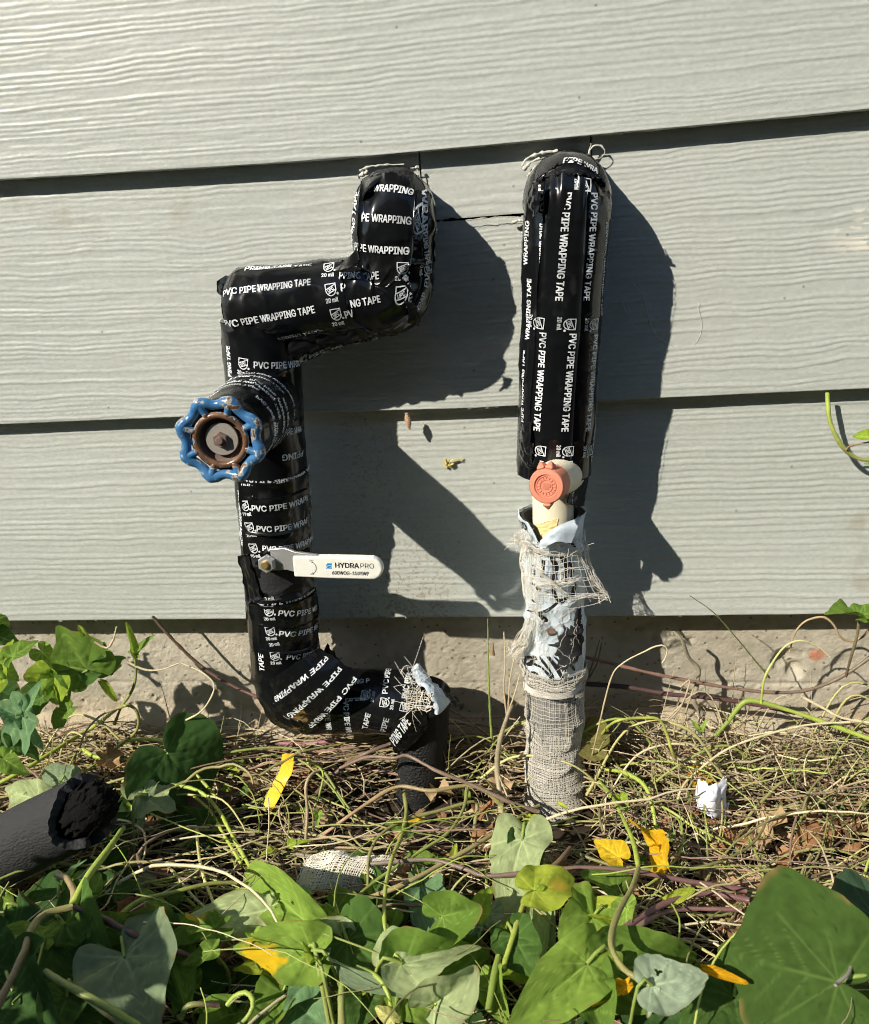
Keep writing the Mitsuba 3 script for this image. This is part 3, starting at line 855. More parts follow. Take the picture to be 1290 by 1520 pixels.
# riser under the lever
st([(374, 893), (467, 872), (472, 985), (386, 1004)], seed=7)
lp.text(PW, (378, 893), (464, 875), fit="PVC PIPE WRAPPING", cut=(0.0, 0.35), off=o)
lp.text("20 mil", (390, 890), (408, 889), h=0.003, off=o)
for (a, b, c) in (((412, 912), (467, 904), (400, 906)), ((413, 942), (469, 931), (402, 936)), ((424, 977), (471, 966), (409, 973))):
    lp.text("PVC PIPE WRAPPING TAPE", a, b, fit="PVC PIPE WR", off=o); lp.shield(c, (c[0] + 12, c[1] - 1), off=o)
lp.text("20 mil", (401, 958), (416, 956), h=0.0028, off=o)
lp.text(PW, (383, 868), (392, 952), fit="PVC PIPE WRAPPING", h=0.0041, cut=(0.0, 0.8)); lp.text("TAPE", (394, 996), (392, 970), off=o)
# bottom elbow, wrapped on the slant
EL = Skin(left, [[(474, 962, .046), (448, 978, .064), (410, 1004, .066), (384, 1020, .040)], [(502, 980, .056), (464, 1014, .069), (424, 1052, .064), (400, 1068, .040)], [(536, 1002, .056), (506, 1040, .067), (470, 1076, .058), (442, 1090, .036)]], seed=31)
EL.text("PIPE WRAPPING TAPE", .24, .03, .24, .88, .0044, -1); EL.text("PIPE WRAPPING TAPE", .56, .03, .56, .86, .0044, -1); EL.text("PVC PIPE WRAPPING T", .90, .03, .90, .90, .0044, -1)
# level leg at the bottom
lp.text("VC PIPE WR", (510, 1040), (514, 1084), fit="VC PIPE W"); lp.text("PE WR", (482, 1060), (485, 1083)); lp.text("NG P", (526, 1016), (549, 1013)); lp.text("PIPING", (512, 1041), (543, 1040), cut=(0, 0.6))
lp.text("TAPE", (545, 1082), (550, 1060)); lp.shield((543, 1032), (545, 1020)); lp.text("PVC PIPE WR", (575, 1031), (582, 993), fit="PVC PIPE"); lp.shield((571, 1043), (573, 1032))
lp.text("PIPE", (572, 1086), (578, 1066)); lp.text("PVC PIPE", (604, 1038), (612, 1000)); lp.shield((601, 1050), (604, 1040), mil=False); lp.shield((628, 1057), (631, 1047), mil=False)
part(left, "lettering", ap.p.mesh(), "ink", smooth=False)
part(left, "lettering", lp.p.mesh(), "ink", smooth=False, label="rows of white printed words and small shields on the black tape")

# loose tails of tape
fl = lambda *rows_, **k: part(left, "tape_flap", sheet(seen_rows(rows_), thick=0.0008, rough=0.0008, **k), "tape", smooth=40)  # noqa: E731
fl([(468, 992, 0.03), (486, 955, 0.024)], [(494, 1003, 0.034), (512, 993, 0.022)], seed=1)
fl([(398, 1056, 0.046), (424, 1064, 0.056), (446, 1070, 0.06)], [(412, 1072, 0.04), (436, 1080, 0.05), (452, 1083, 0.055)], [(440, 1090, 0.036), (443, 1089, 0.042), (452, 1086, 0.048)], seed=2)
fl([(322, 417, 0.040), (331, 412, 0.042), (345, 408, 0.046)], [(322, 432, 0.038), (334, 436, 0.042), (346, 440, 0.050)], [(331, 441, 0.036), (336, 442, 0.040), (344, 446, 0.046)], seed=3)
fl([(498, 398, 0.054), (512, 388, 0.058), (528, 372, 0.056)], [(500, 402, 0.060), (518, 398, 0.064), (532, 390, 0.062)], seed=4)
fl([(600, 446, 0.056), (614, 452, 0.057)], [(606, 464, 0.055), (624, 472, 0.052)], [(606, 478, 0.053), (622, 484, 0.049)], seed=9)
st([(362, 735), (455, 722), (458, 775), (368, 790)], seed=22)
st([(386, 925), (468, 914), (470, 950), (388, 962)], seed=23)
fl([(537, 268, 0.028), (556, 256, 0.026), (580, 250, 0.016)], [(541, 274, 0.042), (558, 266, 0.044), (578, 254, 0.036)], [(534, 306, 0.046), (540, 290, 0.050), (546, 282, 0.052)], seed=5)
fl([(578, 1078, 0.052), (600, 1062, 0.060), (630, 1046, 0.056)], [(583, 1112, 0.048), (606, 1094, 0.056), (634, 1066, 0.056)], [(592, 1117, 0.046), (612, 1106, 0.054), (636, 1078, 0.054)], seed=6)
part(left, "tape_flap", sheet(seen_rows([[(650, 1040, 0.034), (655, 1110, 0.030), (654, 1170, 0.030)], [(664, 1042, 0.02), (664, 1110, 0.018), (658, 1172, 0.022)]]), thick=0.001, rough=0.001, seed=7), "tape", smooth=40)
fp = Print(FT, 0.0006)
flap_p = Pile()
v, f = glyphs("PING TAPE"); v = v / v[:, 0].max()
A, B = at(586, 1108, 0.0575), at(610, 1074, 0.0635); up = unit(at(580, 1100, 0.0575) - A)
flap_p.add(A + v[:, :1] * (B - A) + v[:, 1:2] * up * 0.052, f)
part(left, "lettering", flap_p.mesh(), "ink", smooth=False)

# torn pale film and a scrap of gauze on the bottom elbow
part(left, "torn_film", sheet(seen_rows([[(612, 992, 0.040), (622, 986, 0.036), (636, 1010, 0.030)], [(616, 1010, 0.062), (634, 1016, 0.064), (660, 1030, 0.056)], [(640, 1034, 0.066), (652, 1046, 0.066), (668, 1040, 0.052)], [(645, 1058, 0.064), (652, 1060, 0.064), (662, 1050, 0.056)]]), rough=0.0012, nu=34, nv=30, seed=5), "film", smooth=50, label="torn pale blue plastic film on the bottom elbow")
part(left, "torn_film", sheet(seen_rows([[(634, 1008, 0.028), (648, 1020, 0.028), (664, 1030, 0.026)], [(640, 1018, 0.05), (662, 1034, 0.05), (688, 1045, 0.04)], [(660, 1042, 0.05), (674, 1046, 0.048), (687, 1052, 0.04)]]), rough=0.0018, seed=6), "black", smooth=50)
gz = Pile()
grn = np.random.default_rng(31)
def gauze_patch(pile, corner, nu, nv, r, jit, seed):
    """Threads both ways over four corners in space."""
    a, b, c, d = corner
    rn = np.random.default_rng(seed)
    S = lambda u, v: (1 - u) * (1 - v) * a + u * (1 - v) * b + u * v * c + (1 - u) * v * d  # noqa: E731
    for k in range(nu + nv):
        w = (k + 0.5) / nu if k < nu else (k - nu + 0.5) / nv
        w += rn.normal(0, 0.012); e0, e1 = rn.uniform(-0.06, 0.08), rn.uniform(0.92, 1.07)
        P = [S(*((w + rn.normal(0, jit), t) if k < nu else (t, w + rn.normal(0, jit)))) + rn.normal(0, jit * 0.012, 3) for t in np.linspace(e0, e1, 6)]
        v, f, g = wire(P, r * rn.uniform(0.7, 1.3), n=12, sides=4)
        pile.add(v, f)
gauze_patch(gz, [at(603, 1024, 0.066), at(644, 1026, 0.069), at(640, 1056, 0.066), at(600, 1052, 0.064)], 12, 9, 0.00028, 0.03, 3)
for _ in range(46):
    a = V(*at(grn.uniform(604, 622), grn.uniform(1000, 1058), 0.064)); d = grn.normal(0, 1, 3) * V(1, .5, 1)
    P = [a, a + d * 0.004, a + d * 0.008 + grn.normal(0, 0.002, 3)]
    gz.add(*wire(P, 0.00018, n=8, sides=4)[:2])
for pts in ([(616, 994, 0.05), (604, 988, 0.052), (596, 996, 0.05), (602, 1010, 0.055)], [(614, 990, 0.05), (600, 992, 0.05), (594, 1000, 0.052)], [(612, 1052, 0.065), (600, 1064, 0.064), (593, 1068, 0.06)], [(612, 1058, 0.065), (618, 1066, 0.066), (625, 1074, 0.064)]):
    gz.add(*wire([at(*p) for p in pts], 0.00022, n=16, sides=4)[:2])
part(left, "gauze_scrap", gz.mesh(), "thread", smooth=False)

# upper valve: wrapped bonnet, wheel, washer, nut
BASE = at(396, 594, DL + 0.008)
ax = unit(WHEEL - BASE)
BT = Tube([BASE, BASE + ax * 0.060, BASE + ax * 0.106], [0.0255, 0.0250, 0.0205], [0.0], seed=21, wr=0.7)
part(left, "valve_bonnet", BT.mesh(), "tape", smooth=True)
for k, so in enumerate((0.032, 0.040, 0.048, 0.056, 0.064, 0.072, 0.080)):
    v, f = glyphs(PW); v = v * 0.0036
    for rep in range(2):
        q = np.column_stack([so + 0.004 * np.sin(v[:, 0] * 40 + k) + v[:, 1] * 0 - 0 * v[:, 0], v[:, 0]])
        th = 0.2 + k * 0.9 + rep * math.pi - v[:, 0] / BT.R * 0.95
        part(left, "lettering", trimesh.Trimesh(BT.at(so + 0.0022 * np.sin(th * 1.0 + k) + v[:, 1] * 0.9, th, 0.0005), f[:, ::-1], process=False), "ink", smooth=False)
part(left, "bonnet_foam", lathe([(0.0, 0.0), (0.0222, 0.0), (0.0228, 0.004), (0.0205, 0.008), (0.0150, 0.009), (0.010, 0.006), (0.0, 0.006)], BASE + ax * 0.097, ax), "foam", smooth=40)
wheel = f"{left}__valve_wheel"
labels[wheel] = {"label": "chipped blue eight-lobed valve wheel, rusty at its centre"}
n_w = unit(ax * 0.75 + V(0.04, -1, 0.05) * 0.25)
e1 = unit(np.cross(V(0, 0, 1), n_w)); e2 = np.cross(n_w, e1)
if e1 @ CR < 0:
    e1 = -e1
    e2 = np.cross(n_w, e1) if np.cross(n_w, e1)[2] > 0 else np.cross(e1, n_w)
WP = lambda r, a, h=0.0: WHEEL + r * math.cos(a) * e1 + r * math.sin(a) * e2 + h * n_w  # noqa: E731
RL, RC = 0.0239, 0.0210
rim = []
for k in range(96):
    a = 2 * np.pi * k / 96; lobe = (0.5 + 0.5 * math.cos(8 * (a - np.pi / 8))) ** 1.3
    rim.append((WP(RC + (RL - RC) * lobe, a, 0.0006 * lobe), 0.0028 + 0.0010 * lobe))
def ringhull(seq):
    return m3.Manifold.batch_boolean([balls([seq[i][0], seq[(i + 1) % len(seq)][0]], [seq[i][1], seq[(i + 1) % len(seq)][1]], 14) for i in range(len(seq))], m3.OpType.Add)
def smoothman(m, edge=0.0010, it=8):
    t = unman(m.refine_to_length(edge)); t.merge_vertices()
    trimesh.smoothing.filter_taubin(t, 0.5, 0.53, iterations=it)
    return t
part(wheel, "rim", smoothman(ringhull(rim[::2])), "wheel_paint", smooth=True)
hub = [(WP(0.0150, 2 * np.pi * k / 40, 0.0004), 0.0019) for k in range(40)]
part(wheel, "hub_ring", smoothman(ringhull(hub)), "wheel_paint", smooth=True)
for k in range(8):
    a = np.pi / 8 + k * np.pi / 4
    sp = m3.Manifold.batch_boolean([balls([WP(0.0162, a, 0.0006), WP(0.0200, a, 0.0012)], [0.0021, 0.0023], 14), balls([WP(0.0200, a, 0.0012), WP(0.0227, a, 0.0010)], [0.0023, 0.0031], 14)], m3.OpType.Add)
    part(wheel, "spoke", smoothman(sp, 0.0009, 5), "wheel_paint", smooth=True)
part(wheel, "dish", lathe([(0.0, -0.0062), (0.0148, -0.0062), (0.0152, -0.0026), (0.0136, -0.0034), (0.0110, -0.0050), (0.0, -0.0050)], WHEEL, n_w), "rusty", smooth=40)
for k in range(3):
    a0 = 0.9 + k * 2.1
    pass
part(wheel, "washer", lathe([(0.0, -0.0030), (0.0096, -0.0030), (0.0099, -0.0026), (0.0099, -0.0020), (0.0096, -0.0016), (0.0, -0.0016)], WHEEL, n_w), "washer", smooth=30, label="flat grey washer at the wheel's centre")
hexm = lathe([(0.0, -0.0016), (0.0047, -0.0016), (0.0047, 0.0008), (0.0042, 0.0014), (0.0, 0.0014)], WHEEL - 0.0003 * e1, n_w, n=6)
part(wheel, "nut", hexm, "rusty", smooth=20)
part(wheel, "bolt_end", lathe([(0.0, 0.0014), (0.0024, 0.0014), (0.0024, 0.0026), (0.0019, 0.0031), (0.0, 0.0032)], WHEEL - 0.0003 * e1, n_w, n=24), "rusty", smooth=35)

# lower valve: foam slit, chrome stem and nut, white vinyl lever
part(left, "foam_patch", strip(LT, [(368, 823), (456, 812), (463, 868), (380, 888)], off=0.0011, lift=0.0008, seed=14), "foam_matte", smooth=True, label="bare grey foam round the lever's stem")
part(left, "tape_strip", strip(LT, [(360, 824), (372, 822), (392, 886), (374, 892)], off=0.0022, lift=0.0012, seed=15), "tape", smooth=40)
lever = f"{left}__lever"
labels[lever] = {"label": "white vinyl-covered valve lever pointing right"}
DV = 0.078
STEM = at(402, 832, 0.060)
ln = unit(V(-0.10, -1.0, 0.10))
NUT = STEM + ln * 0.006
part(lever, "stem", lathe([(0.0, -0.012), (0.0075, -0.012), (0.0075, -0.002), (0.0070, 0.0), (0.0, 0.0)], STEM, ln), "chrome", smooth=35)
part(lever, "nut", lathe([(0.0, 0.0), (0.0066, 0.0), (0.0068, 0.0006), (0.0068, 0.0040), (0.0060, 0.0047), (0.0034, 0.0047), (0.0034, 0.0020), (0.0, 0.0020)], NUT - ln * 0.001, ln, n=6), "chrome", smooth=20)
part(lever, "stem_tip", lathe([(0.0, 0.0), (0.0031, 0.0), (0.0031, 0.0066), (0.0025, 0.0072), (0.0, 0.0072)], NUT - ln * 0.001, ln, n=20), "brass", smooth=35)
A0, A1, A2, A3 = at(404, 830, 0.062), at(425, 829, 0.063), at(440, 834, 0.066), at(472, 838, 0.066)
lx = unit(at(560, 840, 0.066) - at(440, 837, 0.066)); lz = unit(np.cross(lx, V(0, -1, 0))); lz = lz if lz[2] > 0 else -lz; ly = np.cross(lx, lz); ly = ly if ly[1] < 0 else -ly
plate = m3.Manifold.batch_boolean([m3.Manifold.batch_hull([balls([P + lz * s_ * w + ly * q * 0.0008 for s_ in (-1, 1) for q in (-1, 1)], 0.0006, 8) for P, w in ((Pa, wa), (Pb, wb))])
                                   for Pa, wa, Pb, wb in ((A0, 0.0082, A1, 0.0082), (A1, 0.0082, A2, 0.0078), (A2, 0.0078, A3, 0.0078))], m3.OpType.Add)
part(lever, "arm", unman(plate), "chrome", smooth=30)
L0, L1 = at(437, 839, 0.066), at(571, 841, 0.066)
LEN = np.linalg.norm(L1 - L0); HW = 0.0087
LP = lambda u, v, w=0.0: L0 + lx * u + lz * v + ly * w  # noqa: E731
def slab(u0, hw0, u1, hw1, th, rr):
    return balls([LP(u, s_ * (hw - rr), q * (th - rr)) for u, hw in ((u0, hw0), (u1, hw1)) for s_ in (-1, 1) for q in (-1, 1)], rr, 12)
sleeve = m3.Manifold.batch_hull([slab(0.0012, HW - 0.0007, LEN * 0.5, HW, 0.0034, 0.0012)]) + m3.Manifold.batch_hull([slab(LEN * 0.5, HW, LEN - HW * 0.9, HW, 0.0034, 0.0016)]) + balls([LP(LEN - HW * 1.02 + 0.72 * HW * math.cos(a), 0.78 * HW * math.sin(a), q * 0.0016) for a in np.linspace(-1.57, 1.57, 13) for q in (-1, 1)] + [LP(LEN - HW * 1.2, s_ * (HW - 0.0018), q * 0.0016) for s_ in (-1, 1) for q in (-1, 1)], 0.0018, 12)
part(lever, "grip", unman(sleeve), "vinyl", smooth=40)
TOPW = 0.0036
pr_b, pr_l = Pile(), Pile()
def on_lever(txt, u, v, h, bold, sx=0.9, width=None):
    g, f = glyphs(txt, bold); g = g / V(0.84, 1) * V(sx, 1) * h
    if width:
        g = g * V(width / g[:, 0].max(), 1)
    pr_b.add(LP(0, 0) + (u + g[:, :1]) * lx + (v + g[:, 1:2]) * lz + ly * TOPW, f)
    return g[:, 0].max()
U = lambda x: (x - 437) / 134 * LEN  # noqa: E731
on_lever("HYDRA", U(499), 0.0006, 0.0039, True, width=U(535) - U(499)); on_lever("PRO", U(536), 0.0006, 0.0039, False, width=U(557) - U(536))
part(lever, "lettering", pr_b.mesh(), "black", smooth=False); pr_b = Pile()
on_lever("600WOG-150SWP", U(494), -0.0050, 0.0028, True, width=U(549) - U(494))
part(lever, "lettering", pr_b.mesh(), "black", smooth=False); pr_b = Pile()
on_lever("ON", U(462), 0.0050, 0.0013, False); on_lever("OFF", U(462), -0.0058, 0.0013, False)
arc = [LP(U(461) + 0.0052 * math.cos(a), 0.0 + 0.0052 * math.sin(a), TOPW) for a in np.linspace(-1.0, 1.0, 14)]
pr_b.add(*wire(arc, 0.00018, n=20, sides=5)[:2])
for sgn in (-1, 1):
    P = arc[-1] if sgn > 0 else arc[0]
    pr_b.add(*wire([P, P + lx * -0.0010 - lz * 0.0004 * sgn], 0.0004, 0.0001, n=4, sides=5)[:2])
part(lever, "dial_mark", pr_b.mesh(), "black", smooth=False)
for seq in ([(0, .0017), (.30, .0040), (1, .0040), (1, .0026)], [(0, .0013), (1, .0022), (1, .0014), (.3, .0004)], [(0, .0004), (.6, .0002), (1, .0008), (1, -.0004), (0, -.0004)]):
    q = np.array([LP(U(486) + a * 0.0044, b, TOPW) for a, b in seq])
    pr_l.add(q, [[0, i, i + 1] for i in range(1, len(q) - 1)])
part(lever, "logo", pr_l.mesh(), "logo_blue", smooth=False)

# ------------------------------------------------------------------ right pipe: taped sleeve, bare white pipe with an orange cap, torn bag and gauze below
right = thing("sleeved_riser_pipe", "straight upright pipe in a black taped sleeve with an orange cap and torn gauze below", "pipe")
DR = 0.029
RT = Tube([at(842, 286, -0.02), at(842, 292, DR), at(832, 480, DR), at(824, 640, DR), at(822, 700, DR)], [0.0270, 0.0278, 0.0270, 0.0268, 0.0262], [0.0120, 0.0, 0.0], seed=41, wr=0.6, crease=0.5)
S_END = RT.len
part(right, "tape_wrap", RT.mesh(), "tape", smooth=True)
rp = Print(RT)
part(right, "tape_strip", strip(RT, [(812, 262), (872, 270), (846, 696), (786, 690)], off=0.0011, lift=0.0012, nu=30, nv=90, seed=2), "tape", smooth=40)
o = 0.0017
rp.flat(PW, (838, 286), (825, 446), off=o); rp.flat(PW, (876, 286), (864, 446), off=o)
for a, b in (((845, 494), (833, 640)),):
    rp.text(PW, a, b, off=o)
for a, b in (((879, 496), (867, 640)),):
    rp.text(PW, a, b, off=o)
for a, b in (((803, 492), (794, 638)),):
    rp.text(PW, a, b, off=o)
rp.text(PW, (799, 284), (798, 440), off=0.0004, cut=(0.35, 1.0))
for c, d in (((831, 274), (830, 288)), ((866, 275), (865, 289))):
    rp.flat("shield", c, d, h=0.0085, off=o); rp.flat("20 mil", (c[0] - 13, c[1] - 8), (c[0] - 14, c[1] + 8), h=0.0026, off=o)
for c, d in (((801, 479), (800, 491)), ((845, 481), (844, 493)), ((879, 481), (878, 493)), ((803, 668), (802, 680)), ((842, 669), (841, 681)), ((874, 668), (873, 680))):
    rp.shield(c, d, off=o)
rp.text("PV", (803, 682), (802, 694), off=o); rp.text("PV", (840, 683), (839, 695), off=o)
rp.text("WRAPPING", (783, 394), (786, 328)); rp.text("WRAPPING TAPE", (786, 505), (789, 414)); rp.text(PW, (777, 650), (780, 520), cut=(0.0, 0.6))
rp.text(PW, (887, 545), (876, 690), fit=PW, cut=(0.3, 1.0)); rp.text(PW, (896, 330), (890, 470), cut=(0.5, 1))
part(right, "lettering", rp.p.mesh(), "ink", smooth=False, label="columns of white printed words and small shields running down the black sleeve")
fr = lambda *rows_, **k: part(right, "tape_flap", sheet(seen_rows(rows_), thick=0.0008, **{"rough": 0.0007, **k}), "tape", smooth=40)  # noqa: E731
# tape pressed over the top
part(right, "tape_strip", strip(RT, [(792, 274), (842, 243), (896, 276), (846, 262)], off=0.0016, lift=0.0010, seed=11), "tape", smooth=40)
tp = Print(RT); tp.flat("PIPE WRA", (836, 247), (884, 262), off=0.0026)
part(right, "lettering", tp.p.mesh(), "ink", smooth=False)
fr([(870, 246, 0.034), (890, 262, 0.032)], [(882, 266, 0.046), (905, 289, 0.036)], [(890, 290, 0.048), (904, 297, 0.036)], seed=16)
# side fold at the right edge
fr([(886, 292, 0.050), (903, 292, 0.036)], [(884, 330, 0.044), (901, 330, 0.030)], [(885, 380, 0.040), (896, 380, 0.030)], [(888, 420, 0.036), (891, 420, 0.032)], seed=12)
fr([(786, 282, 0.046), (797, 268, 0.056), (806, 264, 0.058)], [(784, 305, 0.048), (794, 296, 0.058), (802, 292, 0.060)], [(792, 322, 0.054), (796, 318, 0.058), (800, 312, 0.060)], seed=13)
# open skirt at the bottom
fr([(770, 640, 0.030), (776, 630, 0.046), (788, 625, 0.054)], [(769, 672, 0.032), (776, 668, 0.048), (788, 664, 0.056)], [(771, 698, 0.034), (782, 700, 0.046), (790, 696, 0.052)], seed=14)
fr([(884, 600, 0.020), (876, 596, 0.044)], [(880, 660, 0.020), (870, 660, 0.048)], [(871, 720, 0.022), (852, 708, 0.050)], [(866, 752, 0.026), (842, 748, 0.050)], seed=15)
sg = Pile()
A, B, upv = at(852, 714, 0.0515), at(849, 748, 0.0515), unit(at(862, 714, 0.040) - at(852, 714, 0.0515))
v, f = glyphs("PVC P"); v = v / v[:, 0].max(); sg.add(A + v[:, :1] * (B - A) + v[:, 1:2] * upv * 0.0043, f)
part(right, "lettering", sg.mesh(), "ink", smooth=False); sg = Pile()
v, f = shield_glyph(); e = unit(B - A); c = A - e * 0.0075 + upv * 0.0015; sg.add(c + v[:, :1] * e * 0.0075 + v[:, 1:2] * upv * 0.0075, f)
part(right, "shield_mark", sg.mesh(), "ink", smooth=False)
# bare pipe
PT = Tube([at(822, 660, DR), at(821, 760, DR), at(824, 1190, DR), at(824, 1260, DR)], [0.0150] * 4, [0.0, 0.0], seed=50, wr=0.0, crease=0.0)
part(right, "bare_pipe", PT.mesh(nth=56), "pvc", smooth=True, label="bare cream plastic pipe under the orange cap")
part(right, "glue_run", strip(PT, [(797, 778), (829, 768), (822, 796), (800, 792)], off=0.0005, lift=0.0, seed=2), "glue", smooth=True, label="yellow dried glue on the bare pipe")
part(right, "fitting", lathe([(0.0, 0.0), (0.0150, 0.0), (0.0150, 0.004), (0.0136, 0.020), (0.0128, 0.026), (0.0122, 0.040), (0.0, 0.040)], at(838, 700, 0.036), unit(at(813, 720, 0.082) - at(838, 700, 0.036))), "pvc", smooth=40, label="short cream side outlet behind the cap")
CAPC = at(813, 720, 0.082); ca = unit(at(813, 720, 0.082) - at(838, 702, 0.040))
capm = man(lathe([(0.0, -0.012), (0.0122, -0.012), (0.0125, -0.011), (0.0120, 0.0028), (0.0112, 0.0040), (0.0080, 0.0044), (0.0076, 0.0032), (0.0, 0.0032)], CAPC, ca, n=56))
e1c = unit(np.cross(V(0, 0, 1), ca)); e2c = np.cross(ca, e1c)
for a, rr in ((1.9, 0.0126), (1.45, 0.0126), (-1.52, 0.0128)):
    d = math.cos(a) * e1c + math.sin(a) * e2c
    capm = capm + balls([CAPC + d * rr + ca * h_ + (np.cross(ca, d) * w_) for h_ in (-0.004, 0.003) for w_ in (-0.0016, 0.0016)] + [CAPC + d * (rr + 0.0026) + ca * 0.0], 0.0012, 10)
cap = part(right, "pipe_cap", unman(capm), "rubber", smooth=35, label="orange push-on cap with a raised ring")
em = Pile()
for r1, w_ in ((0.0066, 0.00025), (0.0042, 0.00025)):
    em.add(*wire([CAPC + ca * 0.0036 + r1 * (math.cos(t) * e1c + math.sin(t) * e2c) for t in np.linspace(0, 2 * np.pi, 40)], w_, n=60, sides=6)[:2])
v, f = glyphs("4P"); v = v * 0.0042; v = v - (v.min(0) + v.max(0)) / 2
ex = e1c if e1c @ CR > 0 else -e1c
em.add(CAPC + ca * 0.0040 + v[:, :1] * ex + v[:, 1:2] * e2c, f)
for k in range(16):
    t = k * np.pi / 8; d = math.cos(t) * e1c + math.sin(t) * e2c
    em.add(*wire([CAPC + ca * 0.0037 + d * 0.0047, CAPC + ca * 0.0037 + d * 0.0061], 0.0003, n=3, sides=5)[:2])
part(cap, "embossing", em.mesh(), "rubber", smooth=False)

# lower sleeve: printed bag over foam, a notch torn in its front
BG = Tube([at(820, 752, DR), at(822, 800, DR), at(823, 1000, DR), at(824, 1190, DR), at(824, 1250, DR)], [0.0214, 0.0216, 0.0226, 0.0238, 0.0240], [0.0, 0.0, 0.0], seed=61, wr=1.5, crease=2.0)
def torn(tube, top, s1, off, thick, nth=120, ns=110):
    """Sleeve whose upper rim follows TOP(theta)."""
    th = np.linspace(-np.pi, np.pi, nth, endpoint=False)
    a = top(th)[None]; g = np.linspace(0, 1, ns)[:, None]
    S = a + (s1 - a) * g
    lip = 0.0007 * np.clip(1 - g / 0.06, 0, 1) ** 2 * (0.4 + 1.4 * meshkit.noise(np.stack([th * 3, th * 0, th * 0], -1), 5))[None]
    A = tube.at(S, th[None], off + lip); B = tube.at(S, th[None], off - thick + lip)
    n = nth * ns; f = grid_faces(ns, nth, True); k = np.arange(nth); k2 = (k + 1) % nth
    rim = np.vstack([np.stack([k, k2, k2 + n], -1), np.stack([k, k2 + n, k + n], -1)])
    return trimesh.Trimesh(np.vstack([A.reshape(-1, 3), B.reshape(-1, 3)]), np.vstack([f, f[:, ::-1] + n, rim]), process=False)
Sn, Tn = BG.find(802, 800); Sl, Tl = BG.find(780, 782); Sr, Tr = BG.find(858, 790)
dirn = np.sign(((Tr - Tl + np.pi) % (2 * np.pi)) - np.pi) or 1
ws, wi = [], []
s_front = BG.find(822, 826)[0]
def bag_top(th):
    d = (((th - Tn) * dirn + np.pi) % (2 * np.pi)) - np.pi        # 0 at the notch, growing to the right
    base = np.interp(d, [-3.2, -1.0, -0.42, 0.0, 0.10, 0.5, 0.9, 1.5, 3.2], [0.003, 0.003, 0.0055, 0.0215, 0.021, 0.0115, 0.0065, 0.0035, 0.003])
    return base + 0.0007 * (meshkit.noise(np.stack([th * 14, th * 0, th * 0], -1), 3) - 0.5)
part(right, "printed_bag", torn(BG, bag_top, BG.len - 0.004, 0.0, 0.0006), "bag", smooth=40, label="torn pale blue plastic bag with black brush lettering")
def foam_top(th):
    return bag_top(th) + 0.0012 + 0.0014 * meshkit.noise(np.stack([th * 6, th * 0, th * 0], -1), 8)
part(right, "foam_lining", torn(BG, foam_top, BG.len - 0.004, -0.0012, 0.0030), "foam_matte", smooth=40)
# folded-over collar at the right of the notch and the film strip below it
part(right, "bag_fold", sheet(seen_rows([[(803, 802, 0.056), (826, 782, 0.060), (864, 766, 0.046)], [(800, 810, 0.059), (824, 790, 0.063), (858, 780, 0.056)], [(802, 802 + 14, 0.060), (826, 804, 0.064), (848, 806, 0.060)]]), rough=0.0006, nu=24, nv=30, seed=4), "film", smooth=50, label="pale folded lip of the torn bag")
bt = Print(BG, 0.0006)
bt.text("00", (776, 783), (790, 788), h=0.0062, off=0.0012); 
strokes = [([(781, 974), (779, 988), (779, 1004)], 5), ([(783, 976), (790, 976), (789, 984), (782, 986)], 5), ([(791, 984), (806, 992), (820, 1008)], 3.4), ([(785, 1007), (790, 999), (797, 1000), (799, 1008)], 4.5),
           ([(801, 974), (811, 988), (822, 1006)], 2.6), ([(813, 974), (822, 985), (830, 998), (835, 1008)], 4.6), ([(833, 972), (844, 983), (853, 995)], 3.6), ([(822, 974), (830, 982), (838, 992)], 2.2),
           ([(798, 806), (822, 800), (843, 803), (854, 812)], 3.6), ([(790, 812), (796, 818), (803, 823)], 5), ([(807, 830), (806, 845), (804, 858)], 4.5), ([(818, 826), (825, 842), (821, 862)], 5.5), ([(832, 824), (841, 842), (838, 866)], 5.5),
           ([(846, 832), (849, 848), (847, 858)], 4), ([(787, 862), (795, 868), (802, 877)], 4), ([(820, 870), (825, 886), (834, 892), (844, 881)], 4.6), ([(852, 864), (851, 875), (849, 886)], 6), ([(783, 906), (800, 909), (818, 902), (829, 892)], 3.6),
           ([(800, 912), (806, 917), (813, 922)], 5.5), ([(786, 885), (793, 893), (800, 896)], 3), ([(792, 838), (793, 850), (791, 860)], 3.5)]
bt_low = Print(BG, 0.0006)
for pts, w in strokes:
    q = np.array([BG.find(*p) for p in pts]); q = spline(q, 26)
    d = np.gradient(q * V(1, BG.R), axis=0); d = unit(d); nn = np.stack([-d[:, 1], d[:, 0]], -1)
    g = np.linspace(0, 1, 26); hw = w / 1750 * 0.5 * (0.75 + 0.5 * meshkit.noise(np.stack([g * 5, g * 0 + w, g * 0], -1), 3)) * np.clip(np.minimum(g, 1 - g) * 9 + 0.35, 0, 1)
    a, b = q * V(1, BG.R) + nn * hw[:, None], q * V(1, BG.R) - nn * hw[:, None]
    L_ = np.stack([a, (a + b) / 2, b], 1)
    (bt if pts[0][1] < 950 else bt_low).p.add(BG.at(L_[..., 0], L_[..., 1] / BG.R, 0.0005).reshape(-1, 3), grid_faces(26, 3))
bt_low.text("\u00ae", (794, 981), (800, 981), h=0.005)
part(right, "lettering", bt_low.p.mesh(), "black", smooth=False)
part(right, "lettering", bt.p.mesh(), "black", smooth=False)
